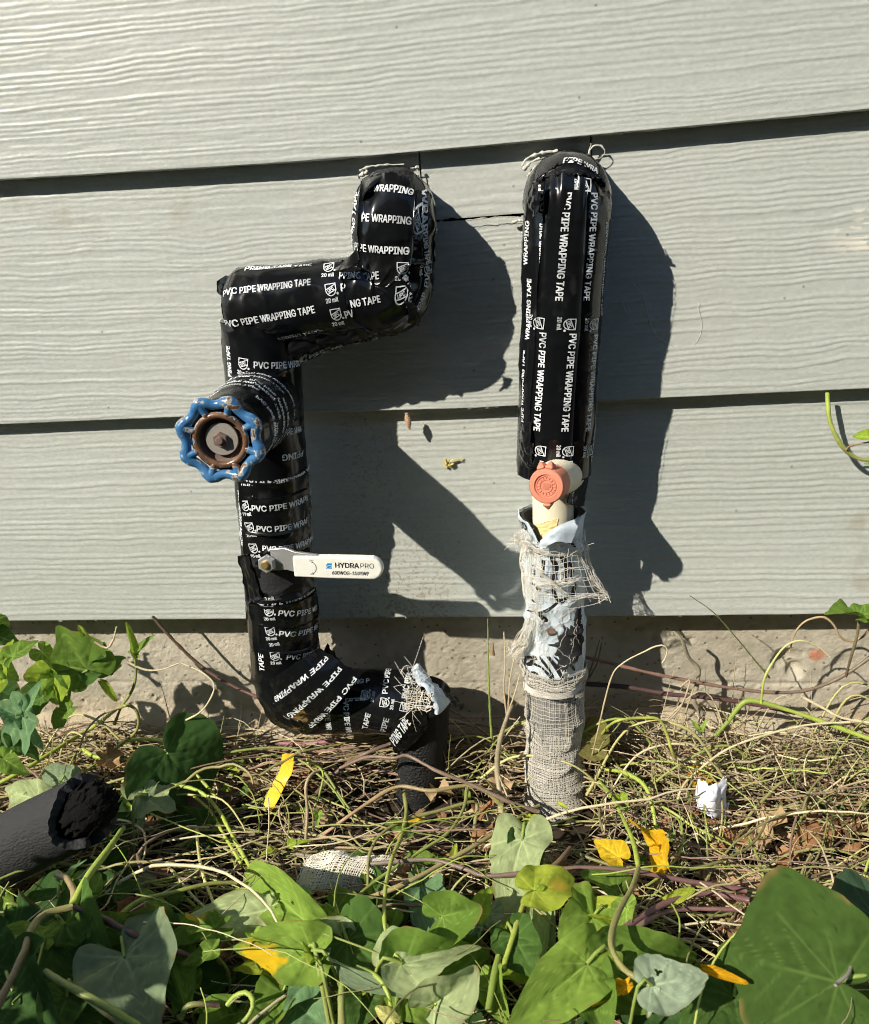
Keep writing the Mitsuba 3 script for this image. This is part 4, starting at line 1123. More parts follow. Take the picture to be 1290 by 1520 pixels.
# torn-away area showing dark foam
def blob(tube, cx, cy, rx, ry, off, seed, n=30, m=110):
    S0, T0 = tube.find(cx, cy); g = np.linspace(0, 1, n)[:, None]; a = np.linspace(0, 2 * np.pi, m, endpoint=False)[None]
    r = 0.55 + 0.50 * meshkit.fbm(np.stack([np.cos(a) * 1.6, np.sin(a) * 1.6, a * 0], -1), 2, seed) + 0.55 * np.abs(meshkit.noise(np.stack([a * 3.2, a * 0 + seed, a * 0], -1), seed) - 0.5) * (1 + 1.2 * (meshkit.noise(np.stack([a * 9, a * 0, a * 0], -1), seed + 3) > 0.6))
    P = tube.at(S0 + g * r * np.sin(a) * ry, T0 + g * r * np.cos(a) * rx / tube.R, off * (1 - g ** 6) - 0.0004 * g ** 8)
    return trimesh.Trimesh(P.reshape(-1, 3), grid_faces(n, m, True), process=False)
for c in ((848, 958, 0.0145, 0.0185, 2), (858, 918, 0.005, 0.009, 3), (838, 985, 0.005, 0.007, 4)):
    part(right, "torn_hole", blob(BG, *c[:4], 0.0009, c[4]), "foam_matte", smooth=True)
part(right, "torn_hole", blob(BG, 818, 937, 0.0035, 0.0040, 0.0014, 9), "rusty", smooth=True)

# gauze
def gauze(pile, tube, s0, s1, t0, t1, ds, dt, r, seed, off=0.0012, wav=0.0016, drop=0.05, extra=None):
    """Cotton gauze wrapped on the sleeve: weft round it, warp down it, uneven and partly pulled out."""
    rn = np.random.default_rng(seed)
    def pos(S, th):
        n1 = meshkit.noise(np.stack([S * 90, th * 2.2, S * 0], -1), seed) - 0.5; n2 = meshkit.noise(np.stack([S * 90, th * 2.2, S * 0 + 4], -1), seed + 1) - 0.5
        P = tube.at(S + n1 * wav * 2, th + n2 * wav * 2 / tube.R, off + 0.0008 * n1)
        return P + extra(S, th) if extra else P
    for S in np.arange(s0, s1, ds):
        if rn.random() < drop:
            continue
        a, b = t0 + rn.uniform(-0.05, 0.05), t1 + rn.uniform(-0.05, 0.05)
        th = np.linspace(a, b, max(6, int((b - a) / 0.11)))
        pile.add(*wire(pos(S + rn.normal(0, ds * 0.22) + 0 * th + rn.normal(0, ds * 0.10, len(th)), th), r * rn.uniform(0.7, 1.35), sides=4, smooth=False)[:2])
    for t in np.arange(t0, t1, dt / tube.R):
        if rn.random() < drop:
            continue
        S = np.linspace(s0 + rn.normal(0, 0.001), s1 + rn.normal(0, 0.001), max(5, int((s1 - s0) / 0.0035)))
        pile.add(*wire(pos(S, t + rn.normal(0, dt * 0.22 / tube.R) + rn.normal(0, dt * 0.07 / tube.R, len(S))), r * rn.uniform(0.7, 1.35), sides=4, smooth=False)[:2])
sa, sb, sc, sd = (BG.find(822, y)[0] for y in (806, 893, 1008, 1110))
Tc = BG.find(822, 900)[1]
g1 = Pile()
def flare(S, th):
    k = np.clip((S - sa) / (sb - sa), 0, 1) ** 1.5 * np.exp(-((((th - Tc) * dirn) - 1.15) / 0.5) ** 2)
    return k[..., None] * V(0.0185, -0.006, -0.001)
gauze(g1, BG, sa, sb, Tc - 1.75, Tc + 1.75, 0.0029, 0.0025, 0.00020, 5, off=0.0016, wav=0.0018, extra=flare)
gauze(g1, BG, sa + 0.004, sb + 0.004, Tc - 1.8 if dirn > 0 else Tc + 0.4, Tc - 0.4 if dirn > 0 else Tc + 1.8, 0.0021, 0.0019, 0.00018, 6, off=0.0020, wav=0.0022)
rj = np.random.default_rng(15)
for k in range(9):                                             # pulled strands along its edges
    J = lambda pts: [at(x + rj.normal(0, 2.2), y + rj.normal(0, 2.6), d + rj.normal(0, .0012)) for x, y, d in pts]  # noqa: E731
    g1.add(*wire(J([(780, 806, 0.050), (800, 818, 0.054), (830, 824, 0.054), (854, 820, 0.046), (868, 840, 0.044), (882, 866, 0.044), (903, 884, 0.044)]), 0.00016, n=50, sides=4, wob=0.2, seed=k)[:2])
    g1.add(*wire(J([(798, 848, 0.055), (818, 864, 0.057), (836, 882, 0.057), (850, 889, 0.054), (872, 882, 0.050), (902, 886, 0.046)]), 0.00016, n=40, sides=4, wob=0.2, seed=k)[:2])
    g1.add(*wire(J([(792, 868, 0.056), (815, 868, 0.057), (845, 864, 0.054), (860, 858, 0.048)]), 0.00015, n=30, sides=4, wob=0.2, seed=k)[:2])
for pts in ([(846, 824, 0.056), (866, 812, 0.05), (882, 806, 0.048)], [(843, 826, 0.056), (844, 812, 0.056), (843, 805, 0.056)], [(856, 826, 0.05), (857, 812, 0.05)], [(820, 906, 0.062), (850, 903, 0.056), (885, 896, 0.05), (900, 888, 0.048)], [(889, 880, 0.048), (888, 894, 0.048)], [(788, 880, 0.058), (800, 900, 0.060), (818, 925, 0.060)]):
    g1.add(*wire([at(*p) for p in pts], 0.00020, n=14, sides=4)[:2])
for k in range(52):                                             # stray threads over the bag
    rq = np.random.default_rng(900 + k); x, y = rq.uniform(785, 856), rq.uniform(895, 1000)
    S0, T0 = BG.find(x, y); L_ = rq.uniform(.006, .024); an = rq.normal(1.2, .7); t = np.linspace(0, 1, 9)
    P = BG.at(S0 + L_ * t * math.sin(an) + rq.normal(0, .0006, 9), T0 + (L_ * t * math.cos(an) + rq.normal(0, .0006, 9)) / BG.R, 0.0009)
    g1.add(*wire(P, .00015, n=18, sides=4)[:2])
part(right, "gauze", g1.mesh(), "thread", smooth=False, label="loose torn gauze flaring out to the right", kind="stuff")
g2 = Pile()
gauze(g2, BG, sc, BG.len - 0.012, Tc - 1.9, Tc + 1.9, 0.0023, 0.0021, 0.00019, 7, off=0.0010, wav=0.0016, drop=0.10)
gauze(g2, BG, sc + 0.002, sd, Tc - 1.95, Tc - 0.75, 0.0013, 0.0024, 0.00021, 8, off=0.0014, wav=0.0010)
gauze(g2, BG, sd - 0.01, BG.len - 0.010, Tc - 1.9, Tc + 1.9, 0.0014, 0.0013, 0.00022, 9, off=0.0012, wav=0.0010, drop=0.02)
gauze(g2, BG, sc - 0.001, sc + 0.011, Tc - 1.7, Tc + 1.7, 0.0009, 0.0015, 0.00021, 12, off=0.0022, wav=0.003, drop=0.1)
for k in range(9):
    g2.add(*wire([at(777, 1012 + k, 0.046), at(790, 1022 + k * 1.1, 0.056), at(820, 1030 + k, 0.060), at(848, 1026 + k, 0.054), at(864, 1010 + k * 1.2, 0.040), at(868, 1002 + k, 0.030)], 0.00028, n=44, sides=4, wob=0.3, seed=k)[:2])
part(right, "gauze", g2.mesh(), "thread_dirty", smooth=False, label="dirty gauze wound tightly round the pipe's foot", kind="stuff")
g3 = Pile()
rn = np.random.default_rng(77)
for k in range(70):                                            # the frayed tuft at the left
    a = at(rn.uniform(778, 788), rn.uniform(918, 965), 0.050); b = at(rn.uniform(757, 776), rn.uniform(958, 974), 0.046 + rn.normal(0, 0.003))
    m_ = (a + b) / 2 + rn.normal(0, 0.0022, 3)
    g3.add(*wire([a, m_, b, b + rn.normal(0, 0.003, 3)], 0.00018, n=12, sides=4)[:2])
for k in range(60):
    a = at(rn.uniform(782, 800), rn.uniform(900, 935), 0.056)
    g3.add(*wire([a, a + rn.normal(0, 0.003, 3) * V(1, .3, 1), a + V(rn.normal(0, .003), 0, -rn.uniform(.002, .012))], 0.00016, n=10, sides=4)[:2])
for k in range(40):
    a = at(rn.uniform(766, 782), rn.uniform(792, 806), 0.050)
    g3.add(*wire([a, a + rn.normal(0, 0.0025, 3), a + rn.normal(0, 0.004, 3)], 0.00016, n=8, sides=4)[:2])
part(right, "gauze", g3.mesh(), "thread", smooth=False, label="frayed tuft of gauze threads at the left", kind="stuff")
part(right, "bag_sleeve_inner", torn(BG, lambda th: sc + 0 * th, BG.len - 0.002, 0.0005, 0.0004, 80, 60), "gauze_under", smooth=40)

# ------------------------------------------------------------------ plants: leaves, stems, straw
def Q(x, y, q):
    """Seen point: q >= 0 stands q metres above the ground level, q < 0 stands -q metres out from the siding."""
    return az(x, y, GROUND + q) if q >= 0 else at(x, y, -q)


SHAPES2 = {"heart": [(0, 1), (5, .90), (13, .76), (27, .64), (45, .56), (70, .50), (100, .47), (125, .43), (148, .34), (166, .20), (178, .04)],
           "lobed": [(0, 1), (8, .88), (18, .66), (28, .50), (38, .50), (50, .66), (62, .78), (72, .70), (84, .50), (98, .46), (115, .50), (132, .46), (150, .32), (168, .15), (178, .04)],
           "ivy": [(0, 1), (8, .90), (22, .80), (38, .82), (52, .93), (60, .95), (70, .84), (88, .68), (112, .56), (138, .42), (164, .2), (178, .04)],
         "ovate": [(0, 1), (5, .92), (12, .76), (22, .56), (36, .40), (55, .29), (80, .22), (110, .17), (140, .13), (170, .06), (178, .03)],
           "round": [(0, .95), (15, .90), (35, .84), (60, .76), (90, .68), (120, .56), (150, .38), (170, .16), (178, .04)]}
TONES = {"mid": (0.145, 0.245, 0.042), "bright": (0.235, 0.36, 0.062), "yg": (0.27, 0.38, 0.045), "pale": (0.42, 0.50, 0.25), "blue": (0.17, 0.30, 0.145), "dark": (0.080, 0.155, 0.036), "deep": (0.050, 0.105, 0.032),  # dark and deep are dark greens that also put shade into leaf colour
         "grey": (0.22, 0.29, 0.17), "yellow": (0.72, 0.44, 0.02), "brown": (0.24, 0.14, 0.07), "lime": (0.40, 0.48, 0.06), "milky": (0.42, 0.52, 0.36)}
LEAFN = [0]


def leaf(B, Tp, wr, kind="heart", tone="mid", roll=0.0, fold=0.42, curl=0.22, wave=0.09, serr=0.0, patch=None, res=(24, 92), facing=None, rib=True):
    """One leaf: polar grid round the stalk point; (mesh, colours). patch: (colour, angle, reach, radius) of a discoloured area."""
    LEAFN[0] += 1; sd = LEAFN[0]
    B, Tp = np.asarray(B), np.asarray(Tp); L = np.linalg.norm(Tp - B); a = (Tp - B) / L
    n = unit(EYE - B) * 0.62 + V(0, 0, 1) * 0.45 + unit(SUN) * 0.25 if facing is None else np.asarray(facing, float)
    n = unit(n - n @ a * a); s = np.cross(n, a)
    wr = wr * 0.9; roll += 16 * math.sin(sd * 2.4) if facing is None else 0
    r_ = math.radians(roll); n, s = n * math.cos(r_) + s * math.sin(r_), s * math.cos(r_) - n * math.sin(r_)
    nr, nf = res
    ph = np.radians(np.linspace(-178, 178, nf)); rho = np.linspace(0.02, 1, nr)
    c = np.array(SHAPES2[kind]); R = np.interp(np.degrees(np.abs(ph)), c[:, 0], c[:, 1])
    R = R * (1 + 0.16 * (meshkit.noise(np.stack([ph * 1.6, ph * 0 + sd, ph * 0], -1), sd) - 0.5) * (np.abs(ph) > 0.15) + 0.05 * (meshkit.noise(np.stack([ph * 7, ph * 0 + sd, ph * 0], -1), sd + 1) - 0.5))
    if serr:
        R = R * (1 + serr * (np.abs(np.sin(ph * 9 + 0.6)) - 0.5) * (np.abs(ph) > 0.08))
    y = rho[:, None] * R[None] * np.cos(ph)[None]; x = rho[:, None] * R[None] * np.sin(ph)[None]
    xw = x * wr * 1.0
    vein = np.full(x.shape, 1.0); groove = np.zeros_like(x)
    segs = [(0, 0, 0, 1.0)] if rib else []
    if rib:
        if kind in ("ovate",):
            segs += [(0, t, sg * (0.30 - 0.18 * t), t + 0.20) for t in np.linspace(0.06, 0.78, 7) for sg in (-1, 1)]
        else:
            segs += [(0, 0, sg * 0.52 * math.sin(g) / 0.8, 0.66 * math.cos(g)) for g in (0.75, 1.35, 2.05) for sg in (-1, 1)]
            segs += [(0, t, sg * (0.42 - 0.3 * t), t + 0.22) for t in (0.22, 0.40, 0.58, 0.74) for sg in (-1, 1)]
    for i, (x0, y0, x1, y1) in enumerate(segs):
        dx, dy = x1 - x0, y1 - y0; t = np.clip(((x - x0) * dx + (y - y0) * dy) / (dx * dx + dy * dy), 0, 1)
        d = np.hypot(x - x0 - t * dx, y - y0 - t * dy) * L
        w = (0.0009 if i == 0 else 0.00065) * (1.2 - 0.7 * t) * (0.6 + L * 5)
        k = np.clip(1 - d / (w * 1.6), 0, 1)
        vein = np.minimum(vein, 1 - k * (1.0 if i == 0 else 0.75)); groove = np.maximum(groove, np.exp(-(d / (0.0022)) ** 2) * (1.0 if i == 0 else 0.7))
    q = np.stack([x * L * 1.0, y * L, x * 0 + sd * 1.7], -1)
    z = fold * np.abs(xw) - curl * np.sign(y) * y * y - 0.10 * curl * xw ** 2 + wave * rho[:, None] ** 2 * np.sin(ph * (3 + sd % 3) + sd)[None] + 0.04 * (meshkit.noise(q * 70, sd) - 0.5) * rho[:, None]
    P = B + (xw[..., None] * s + y[..., None] * a + z[..., None] * n) * L - groove[..., None] * n * 0.0007 + ((meshkit.noise(q * 300, sd + 2) - 0.5) * 0.0012)[..., None] * n
    base = np.array(TONES[tone] if isinstance(tone, str) else tone)
    mott = 0.72 + 0.34 * meshkit.fbm(q * 130, 3, sd + 3) + 0.24 * meshkit.noise(q * 420, sd + 4)
    col = base[None, None] * mott[..., None]
    light = base * 1.45 + V(0.06, 0.065, 0.03) * min(1.0, base[1] * 4)
    col = col * vein[..., None] + light[None, None] * (1 - vein[..., None])
    if patch:
        pc, pa, pr_, pw = patch
        d = np.hypot(x - pr_ * math.sin(pa), y - pr_ * math.cos(pa)) / pw + 1.3 * (meshkit.fbm(q * 130, 4, sd + 5) - 0.5)
        k = np.clip((1.05 - d) * 3.0, 0, 1)[..., None]; col = col * (1 - k) + np.array(pc) * k * (0.75 + 0.5 * mott[..., None])
    spots = np.clip((meshkit.noise(q * 700, sd + 8) - 0.90) * 12, 0, 1)[..., None]
    col = col * (1 - 0.45 * spots)
    edge = np.clip((rho - 0.93) / 0.07, 0, 1)[:, None, None] * np.clip((meshkit.noise(q * 120, sd + 9) - 0.62) * 6, 0, 1)[..., None]
    col = col * (1 - edge * 0.8) + V(.30, .20, .08) * edge * 0.8
    f = grid_faces(nr, nf)
    if L > .022 and nf > 50 and sd % 3 == 0:                       # holes eaten by insects
        flat = np.stack([x.ravel(), y.ravel()], -1) * L; hr = np.random.default_rng(sd); cen = flat[f].mean(1)
        for _ in range(1 + sd % 3):
            h0 = flat[hr.integers(0, len(flat))]; rr = hr.uniform(.0012, .0026)
            f = f[np.hypot(*(cen - h0).T) > rr * (0.8 + .4 * np.sin(3 * np.arctan2(*(cen - h0).T) + sd))]; cen = flat[f].mean(1)
    return trimesh.Trimesh(P.reshape(-1, 3), f, process=False), np.clip(col.reshape(-1, 3), 0, 1)


GREEN, OLIVE, PURPLE, TAN, BROWN, LIME, STRAW = V(0.20, 0.27, 0.055), V(0.24, 0.23, 0.085), V(0.155, 0.075, 0.075), V(0.40, 0.31, 0.19), V(0.13, 0.09, 0.06), V(0.34, 0.42, 0.07), V(0.58, 0.50, 0.32)


def stem(pts, r0, r1=None, c0=GREEN, c1=None, n=None, seed=0, knots=True):
    P = [Q(*p) for p in pts] if len(pts[0]) == 3 and not isinstance(pts[0], np.ndarray) else pts
    L = sum(np.linalg.norm(np.diff(np.array(P), axis=0), axis=1))
    n = n or int(np.clip(L / 0.003, 10, 90))
    v, f, g = wire(P, r0, r1, n=n, sides=9, wob=0.16, seed=seed)
    c = lerp3(c0, c0 if c1 is None else c1, g) * (0.72 + 0.56 * meshkit.fbm(v * V(240, 240, 240), 3, seed))[:, None]
    v = v + 0.0003 * (meshkit.noise(v * 500, seed)[:, None] - 0.5)
    return trimesh.Trimesh(v, f, process=False), np.clip(c, 0, 1)


class Plant:
    def __init__(s, name, label, cat, group=None):
        s.k = thing(name, label, cat, group)

    def leaf(s, b, t, wr, *a, label=None, **kw):
        m, c = leaf(Q(*b), Q(*t), wr, *a, **kw)
        part(s.k, "leaf", m, "leaf", color=c, label=label)
        B, E = Q(*b), Q(*t); L = np.linalg.norm(E - B)
        if b[2] > 0 and L > 0.022:                                # its stalk, down into the tangle
            d = unit((B - E) * V(1, 1, 0)); k = RNG.uniform(-.5, .5); d = V(d[0] - k * d[1], d[1] + k * d[0], 0)
            q = B + d * L * 0.55; q[1] = min(q[1], -.01); q[2] = GROUND + .004
            mm, cc = stem([B, B + d * L * 0.22 + V(0, 0, .004), (B + q) / 2 + d * L * .15, q], .0008 + L * .006, None, GREEN * 1.1, OLIVE, n=16, seed=len(scene))
            part(s.k, "stalk", mm, "plant", color=cc)

    def stem(s, pts, *a, label=None, **kw):
        m, c = stem(pts, *a, **{"seed": len(scene), **kw})
        part(s.k, "stem", m, "plant", color=c, label=label)


# vine against the footing at the left
p = Plant("leafy_vine", "leafy vine climbing in front of the concrete at the left", "vine")
p.leaf((129, 995, -.062), (84, 925, -.050), 1.15, "heart", "mid", roll=-18, fold=0.12, wave=0.05)
p.leaf((127, 993, -.060), (190, 968, -.030), 1.1, "heart", "dark", roll=25, fold=0.15)
p.leaf((82, 1003, -.072), (36, 1032, -.066), 0.95, "heart", "yg", roll=40, fold=0.35, curl=0.3)
p.leaf((85, 1004, -.070), (84, 1056, -.072), 0.85, "heart", "bright", roll=30, fold=0.2)
p.leaf((200, 972, -.050), (190, 924, -.050), 0.52, "ovate", "yg", roll=-30, fold=0.5, curl=0.05)
p.leaf((203, 972, -.048), (221, 938, -.040), 0.85, "ovate", "mid", roll=35, fold=0.4)
p.leaf((133, 955, -.045), (116, 926, -.042), 0.75, "ovate", "yg", roll=0)
p.leaf((158, 998, -.055), (182, 985, -.045), 0.9, "ovate", "mid", roll=-10)
p.leaf((-6, 1008, -.070), (12, 952, -.066), 0.7, "heart", "yg", roll=-15)
p.leaf((-14, 940, -.05), (33, 956, -.045), 0.9, "heart", "dark", roll=10); p.leaf((-10, 922, -.05), (12, 945, -.04), 1.0, "heart", "mid", roll=-20)
p.leaf((-18, 1018, -.060), (42, 1040, -.065), 1.0, "heart", "deep", roll=10)
for b, t, w, k, tn, r_ in (((18, 975, -.072), (52, 948, -.066), .9, "heart", "mid", 10), ((62, 968, -.060), (96, 1000, -.064), .8, "heart", "bright", -20), ((104, 1052, -.080), (70, 1082, -.084), .9, "heart", "mid", 15), ((24, 1092, -.095), (60, 1128, -.10), .85, "heart", "dark", 0), ((4, 1126, -.105), (40, 1150, -.11), .9, "heart", "mid", -15),
                           ((150, 1012, -.058), (176, 1040, -.062), .7, "ovate", "yg", 20), ((60, 1035, -.07), (14, 1060, -.075), 1.0, "heart", "dark", 0), ((150, 968, -.048), (112, 985, -.05), .8, "heart", "dark", 10), ((-4, 985, -.07), (30, 1012, -.07), .9, "heart", "bright", 0)):
    p.leaf(b, t, w, k, tn, roll=r_)
p.stem([(130, 995, -.062), (110, 1008, -.068), (102, 1035, -.068), (101, 1060, -.06)], .0011, .0013, GREEN, OLIVE)
p.stem([(200, 970, -.05), (202, 1000, -.05), (196, 1025, -.052), (180, 1050, -.056), (170, 1075, -.05)], .0009, .0012, GREEN, OLIVE)
p.stem([(84, 1003, -.072), (105, 992, -.066), (128, 995, -.062)], .0009, .0009, GREEN)
p = Plant("lobed_leaf_vine", "vine with a grey-green lobed leaf at the left edge", "vine")
p.leaf((33, 1062, -.098), (-6, 1112, -.105), 1.15, "lobed", "blue", roll=-6, fold=0.10, wave=0.06)
p.leaf((34, 1060, -.098), (54, 1010, -.085), 0.95, "ovate", "blue", roll=10, fold=0.15); p.leaf((33, 1062, -.098), (58, 1118, -.108), 0.75, "ovate", "blue", roll=-25, fold=0.15); p.leaf((30, 1064, -.095), (-18, 1040, -.10), 0.9, "heart", "blue", roll=5)
p.leaf((10, 1090, -.085), (34, 1125, -.085), 1.0, "heart", "dark", roll=10)
p.stem([(-10, 1168, 0.055), (40, 1140, 0.060), (90, 1108, 0.060), (140, 1078, 0.058), (178, 1050, -.062), (198, 1050, -.062), (206, 1068, -.062), (200, 1088, -.06), (170, 1112, -.06)], .0020, .0013, LIME, OLIVE)
p.stem([(178, 1050, -.062), (150, 1062, -.070), (128, 1085, -.08), (118, 1110, -.08)], .0009, .0008, TAN)
p.stem([(32, 1064, -.098), (20, 1110, -.10), (0, 1150, -.11)], .0010, .0012, GREEN)
p = Plant("creeping_vine", "green creeping vine with a pale crumpled leaf, right of the foam tube", "vine")
p.stem([(122, 1112, 0.055), (150, 1124, 0.056), (190, 1100, 0.064), (228, 1098, 0.066), (252, 1106, 0.066), (285, 1142, 0.055), (320, 1182, 0.040)], .0015, .0013, LIME, LIME)
p.stem([(182, 1160, 0.052), (230, 1163, 0.056), (290, 1172, 0.055), (322, 1200, 0.048), (350, 1250, 0.044), (372, 1288, 0.040)], .0015, .0014, LIME, LIME)
p.stem([(286, 1180, 0.045), (312, 1204, 0.044), (334, 1242, 0.042), (358, 1282, 0.040)], .0012, .0012, LIME, LIME)
p.stem([(150, 1166, 0.045), (190, 1154, 0.05), (228, 1150, 0.052), (270, 1166, 0.05)], .0012, .0011, OLIVE)
p.leaf((246, 1128, 0.060), (303, 1068, -.046), 0.62, "ovate", "yg", roll=-20, fold=0.2, patch=((0.10, 0.12, 0.03), 0.2, 0.5, 0.07))
p.leaf((248, 1118, -.072), (312, 1190, -.075), 1.25, "round", "deep", roll=20, fold=0.1)
p.leaf((214, 1182, 0.060), (284, 1142, 0.062), 0.95, "lobed", "pale", roll=-10, fold=0.15); p.leaf((216, 1178, 0.06), (206, 1235, 0.045), 0.55, "ovate", "pale", roll=15, fold=0.3); p.leaf((216, 1180, 0.06), (250, 1110, 0.066), 0.7, "ovate", "grey", roll=10)
p.leaf((302, 1226, 0.034), (216, 1198, 0.040), 0.62, "heart", "dark", roll=15)
p.leaf((196, 1205, 0.040), (168, 1262, 0.030), 0.9, "heart", "deep", roll=10)
p.leaf((100, 1162, 0.052), (55, 1140, 0.055), 0.85, "heart", "grey", roll=0); p.leaf((56, 1188, 0.058), (-4, 1168, 0.065), 0.9, "heart", "pale", roll=5)
p.stem([(150, 1128, 0.05), (120, 1150, 0.05), (85, 1180, 0.055), (52, 1202, 0.06)], .0009, .0010, GREEN, LIME); p.stem([(112, 1118, 0.055), (96, 1150, 0.055), (80, 1178, 0.06)], .0007, .0007, LIME)

# front left: thick green shoot and shaded leaves
p = Plant("shaded_vine", "thick-stemmed vine with shaded leaves in the near left corner", "vine")
p.stem([(108, 1345, 0.085), (128, 1305, 0.087), (160, 1262, 0.085), (183, 1228, 0.080)], .0026, .0019, LIME, V(.2, .27, .06))
p.stem([(84, 1298, 0.085), (100, 1305, 0.088), (110, 1325, 0.086), (108, 1345, 0.085)], .0020, .0022, V(.26, .20, .10))
p.stem([(108, 1346, 0.085), (66, 1358, 0.088), (44, 1385, 0.092), (34, 1418, 0.094), (-8, 1500, 0.098)], .0023, .0023, OLIVE, BROWN)
p.stem([(108, 1346, 0.085), (150, 1362, 0.080), (205, 1390, 0.074), (262, 1412, 0.066), (284, 1420, 0.06)], .0022, .0018, V(.10, .075, .06), PURPLE)
p.stem([(168, 1367, 0.060), (205, 1338, 0.060), (255, 1325, 0.058), (310, 1312, 0.052), (352, 1310, 0.046)], .0016, .0012, LIME, OLIVE)
p.stem([(66, 1443, 0.090), (110, 1468, 0.088), (160, 1496, 0.085), (215, 1530, 0.08)], .0022, .0024, V(.24, .27, .09), GREEN)
p.stem([(205, 1268, 0.055), (220, 1250, 0.06), (262, 1230, 0.055), (310, 1228, 0.045)], .0013, .0012, BROWN, TAN); p.stem([(204, 1268, 0.055), (212, 1290, 0.052), (250, 1300, 0.04), (300, 1310, 0.035)], .0013, .0011, BROWN, V(.25, .18, .14))
p.stem([(200, 1268, 0.05), (175, 1305, 0.055), (160, 1340, 0.058), (148, 1352, 0.058)], .0007, .0006, TAN)
p.stem([(268, 1512, 0.06), (278, 1494, 0.066), (300, 1490, 0.066), (325, 1492, 0.06)], .0016, .0014, GREEN, PURPLE)
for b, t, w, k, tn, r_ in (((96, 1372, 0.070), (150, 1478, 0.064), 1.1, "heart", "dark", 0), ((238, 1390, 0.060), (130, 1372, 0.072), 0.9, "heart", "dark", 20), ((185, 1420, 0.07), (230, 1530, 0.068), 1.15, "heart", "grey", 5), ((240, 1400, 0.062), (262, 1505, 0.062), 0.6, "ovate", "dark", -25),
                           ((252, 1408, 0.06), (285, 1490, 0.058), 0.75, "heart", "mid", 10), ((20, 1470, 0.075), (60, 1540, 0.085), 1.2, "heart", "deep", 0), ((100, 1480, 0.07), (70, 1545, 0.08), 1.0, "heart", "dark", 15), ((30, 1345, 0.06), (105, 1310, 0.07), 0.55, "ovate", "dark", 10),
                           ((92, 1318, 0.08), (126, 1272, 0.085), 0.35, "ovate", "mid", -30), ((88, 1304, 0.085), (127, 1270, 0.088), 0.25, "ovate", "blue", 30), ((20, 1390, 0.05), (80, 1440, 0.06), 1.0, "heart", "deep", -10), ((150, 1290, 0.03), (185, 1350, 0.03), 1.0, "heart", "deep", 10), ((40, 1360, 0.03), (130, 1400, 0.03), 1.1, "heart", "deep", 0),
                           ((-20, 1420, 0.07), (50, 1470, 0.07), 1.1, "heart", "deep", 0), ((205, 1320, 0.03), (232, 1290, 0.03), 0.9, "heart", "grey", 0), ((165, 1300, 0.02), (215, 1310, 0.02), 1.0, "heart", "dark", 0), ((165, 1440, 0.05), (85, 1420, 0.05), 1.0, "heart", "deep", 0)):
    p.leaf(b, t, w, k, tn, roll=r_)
p.stem([(66, 1395, 0.07), (48, 1455, 0.075), (18, 1490, 0.08)], .0009, .0009, GREEN)

# centre front: the yellowing leaf and its neighbours
p = Plant("yellowing_vine", "vine whose broad leaf is turning yellow, in the front centre left", "vine")
p.leaf((462, 1412, 0.072), (342, 1408, 0.070), 0.80, "heart", "bright", roll=4, fold=0.45, curl=0.1, patch=((0.62, 0.42, 0.02), 0.25, 0.66, 0.30), label="green leaf with a yellow patch")
p.leaf((458, 1372, 0.070), (330, 1266, 0.055), 0.62, "ovate", "bright", roll=18, fold=0.55, curl=0.18)
p.leaf((470, 1424, 0.072), (436, 1340, 0.062), 0.55, "ovate", "yg", roll=-30, fold=0.3)
p.leaf((398, 1350, 0.058), (240, 1386, 0.056), 0.92, "ovate", "pale", roll=-8, fold=0.08, curl=-0.05, label="pale leaf seen from underneath")
p.leaf((392, 1345, 0.054), (345, 1330, 0.050), 0.9, "ovate", "grey", roll=10)
p.leaf((470, 1440, 0.060), (420, 1500, 0.055), 0.9, "heart", "blue", roll=0); p.leaf((420, 1475, 0.045), (365, 1535, 0.05), 1.1, "heart", "mid", roll=-10); p.leaf((440, 1490, 0.04), (500, 1540, 0.05), 1.1, "heart", "blue", roll=0)
p.stem([(466, 1418, 0.072), (480, 1406, 0.074), (484, 1402, 0.070), (468, 1440, 0.06)], .0010, .0010, GREEN)
p.stem([(338, 1492, 0.06), (350, 1478, 0.066), (368, 1474, 0.068), (376, 1492, 0.066), (362, 1516, 0.06), (340, 1530, 0.06)], .0015, .0015, LIME, GREEN)
for k in range(5):
    p.leaf((352 + k * 3, 1480 - k, 0.068), (334 + k * 11, 1496 - k * 7, 0.066), 0.30, "ovate", "pale", res=(8, 24), rib=False)
p = Plant("folded_leaf_vine", "vine with a pale folded leaf lit by the sun, in the front centre", "vine")
p.leaf((596, 1430, 0.074), (720, 1397, 0.070), 0.88, "heart", "pale", roll=12, fold=0.12, curl=0.08, label="pale folded leaf in full sun")
p.leaf((600, 1436, 0.066), (740, 1432, 0.058), 0.9, "heart", "mid", roll=-28, fold=0.25); p.leaf((610, 1470, 0.058), (680, 1530, 0.06), 0.9, "heart", "bright", roll=0)
p.leaf((498, 1352, 0.050), (560, 1380, 0.046), 1.1, "heart", "mid", roll=0); p.leaf((556, 1296, 0.046), (552, 1382, 0.046), 0.65, "ovate", "dark", roll=-20); p.leaf((548, 1300, 0.044), (585, 1366, 0.040), 0.8, "ovate", "bright", roll=20)
p.leaf((515, 1395, 0.062), (600, 1460, 0.058), 1.15, "heart", "dark", roll=10); p.leaf((486, 1420, 0.07), (590, 1500, 0.07), 0.34, "ovate", "grey", roll=-35)
p.leaf((500, 1430, 0.05), (512, 1480, 0.05), 1.1, "heart", "mid", roll=0); p.leaf((505, 1365, 0.04), (455, 1400, 0.04), 1.0, "heart", "dark", roll=0); p.leaf((545, 1480, 0.05), (520, 1540, 0.055), 1.0, "heart", "dark", roll=0)
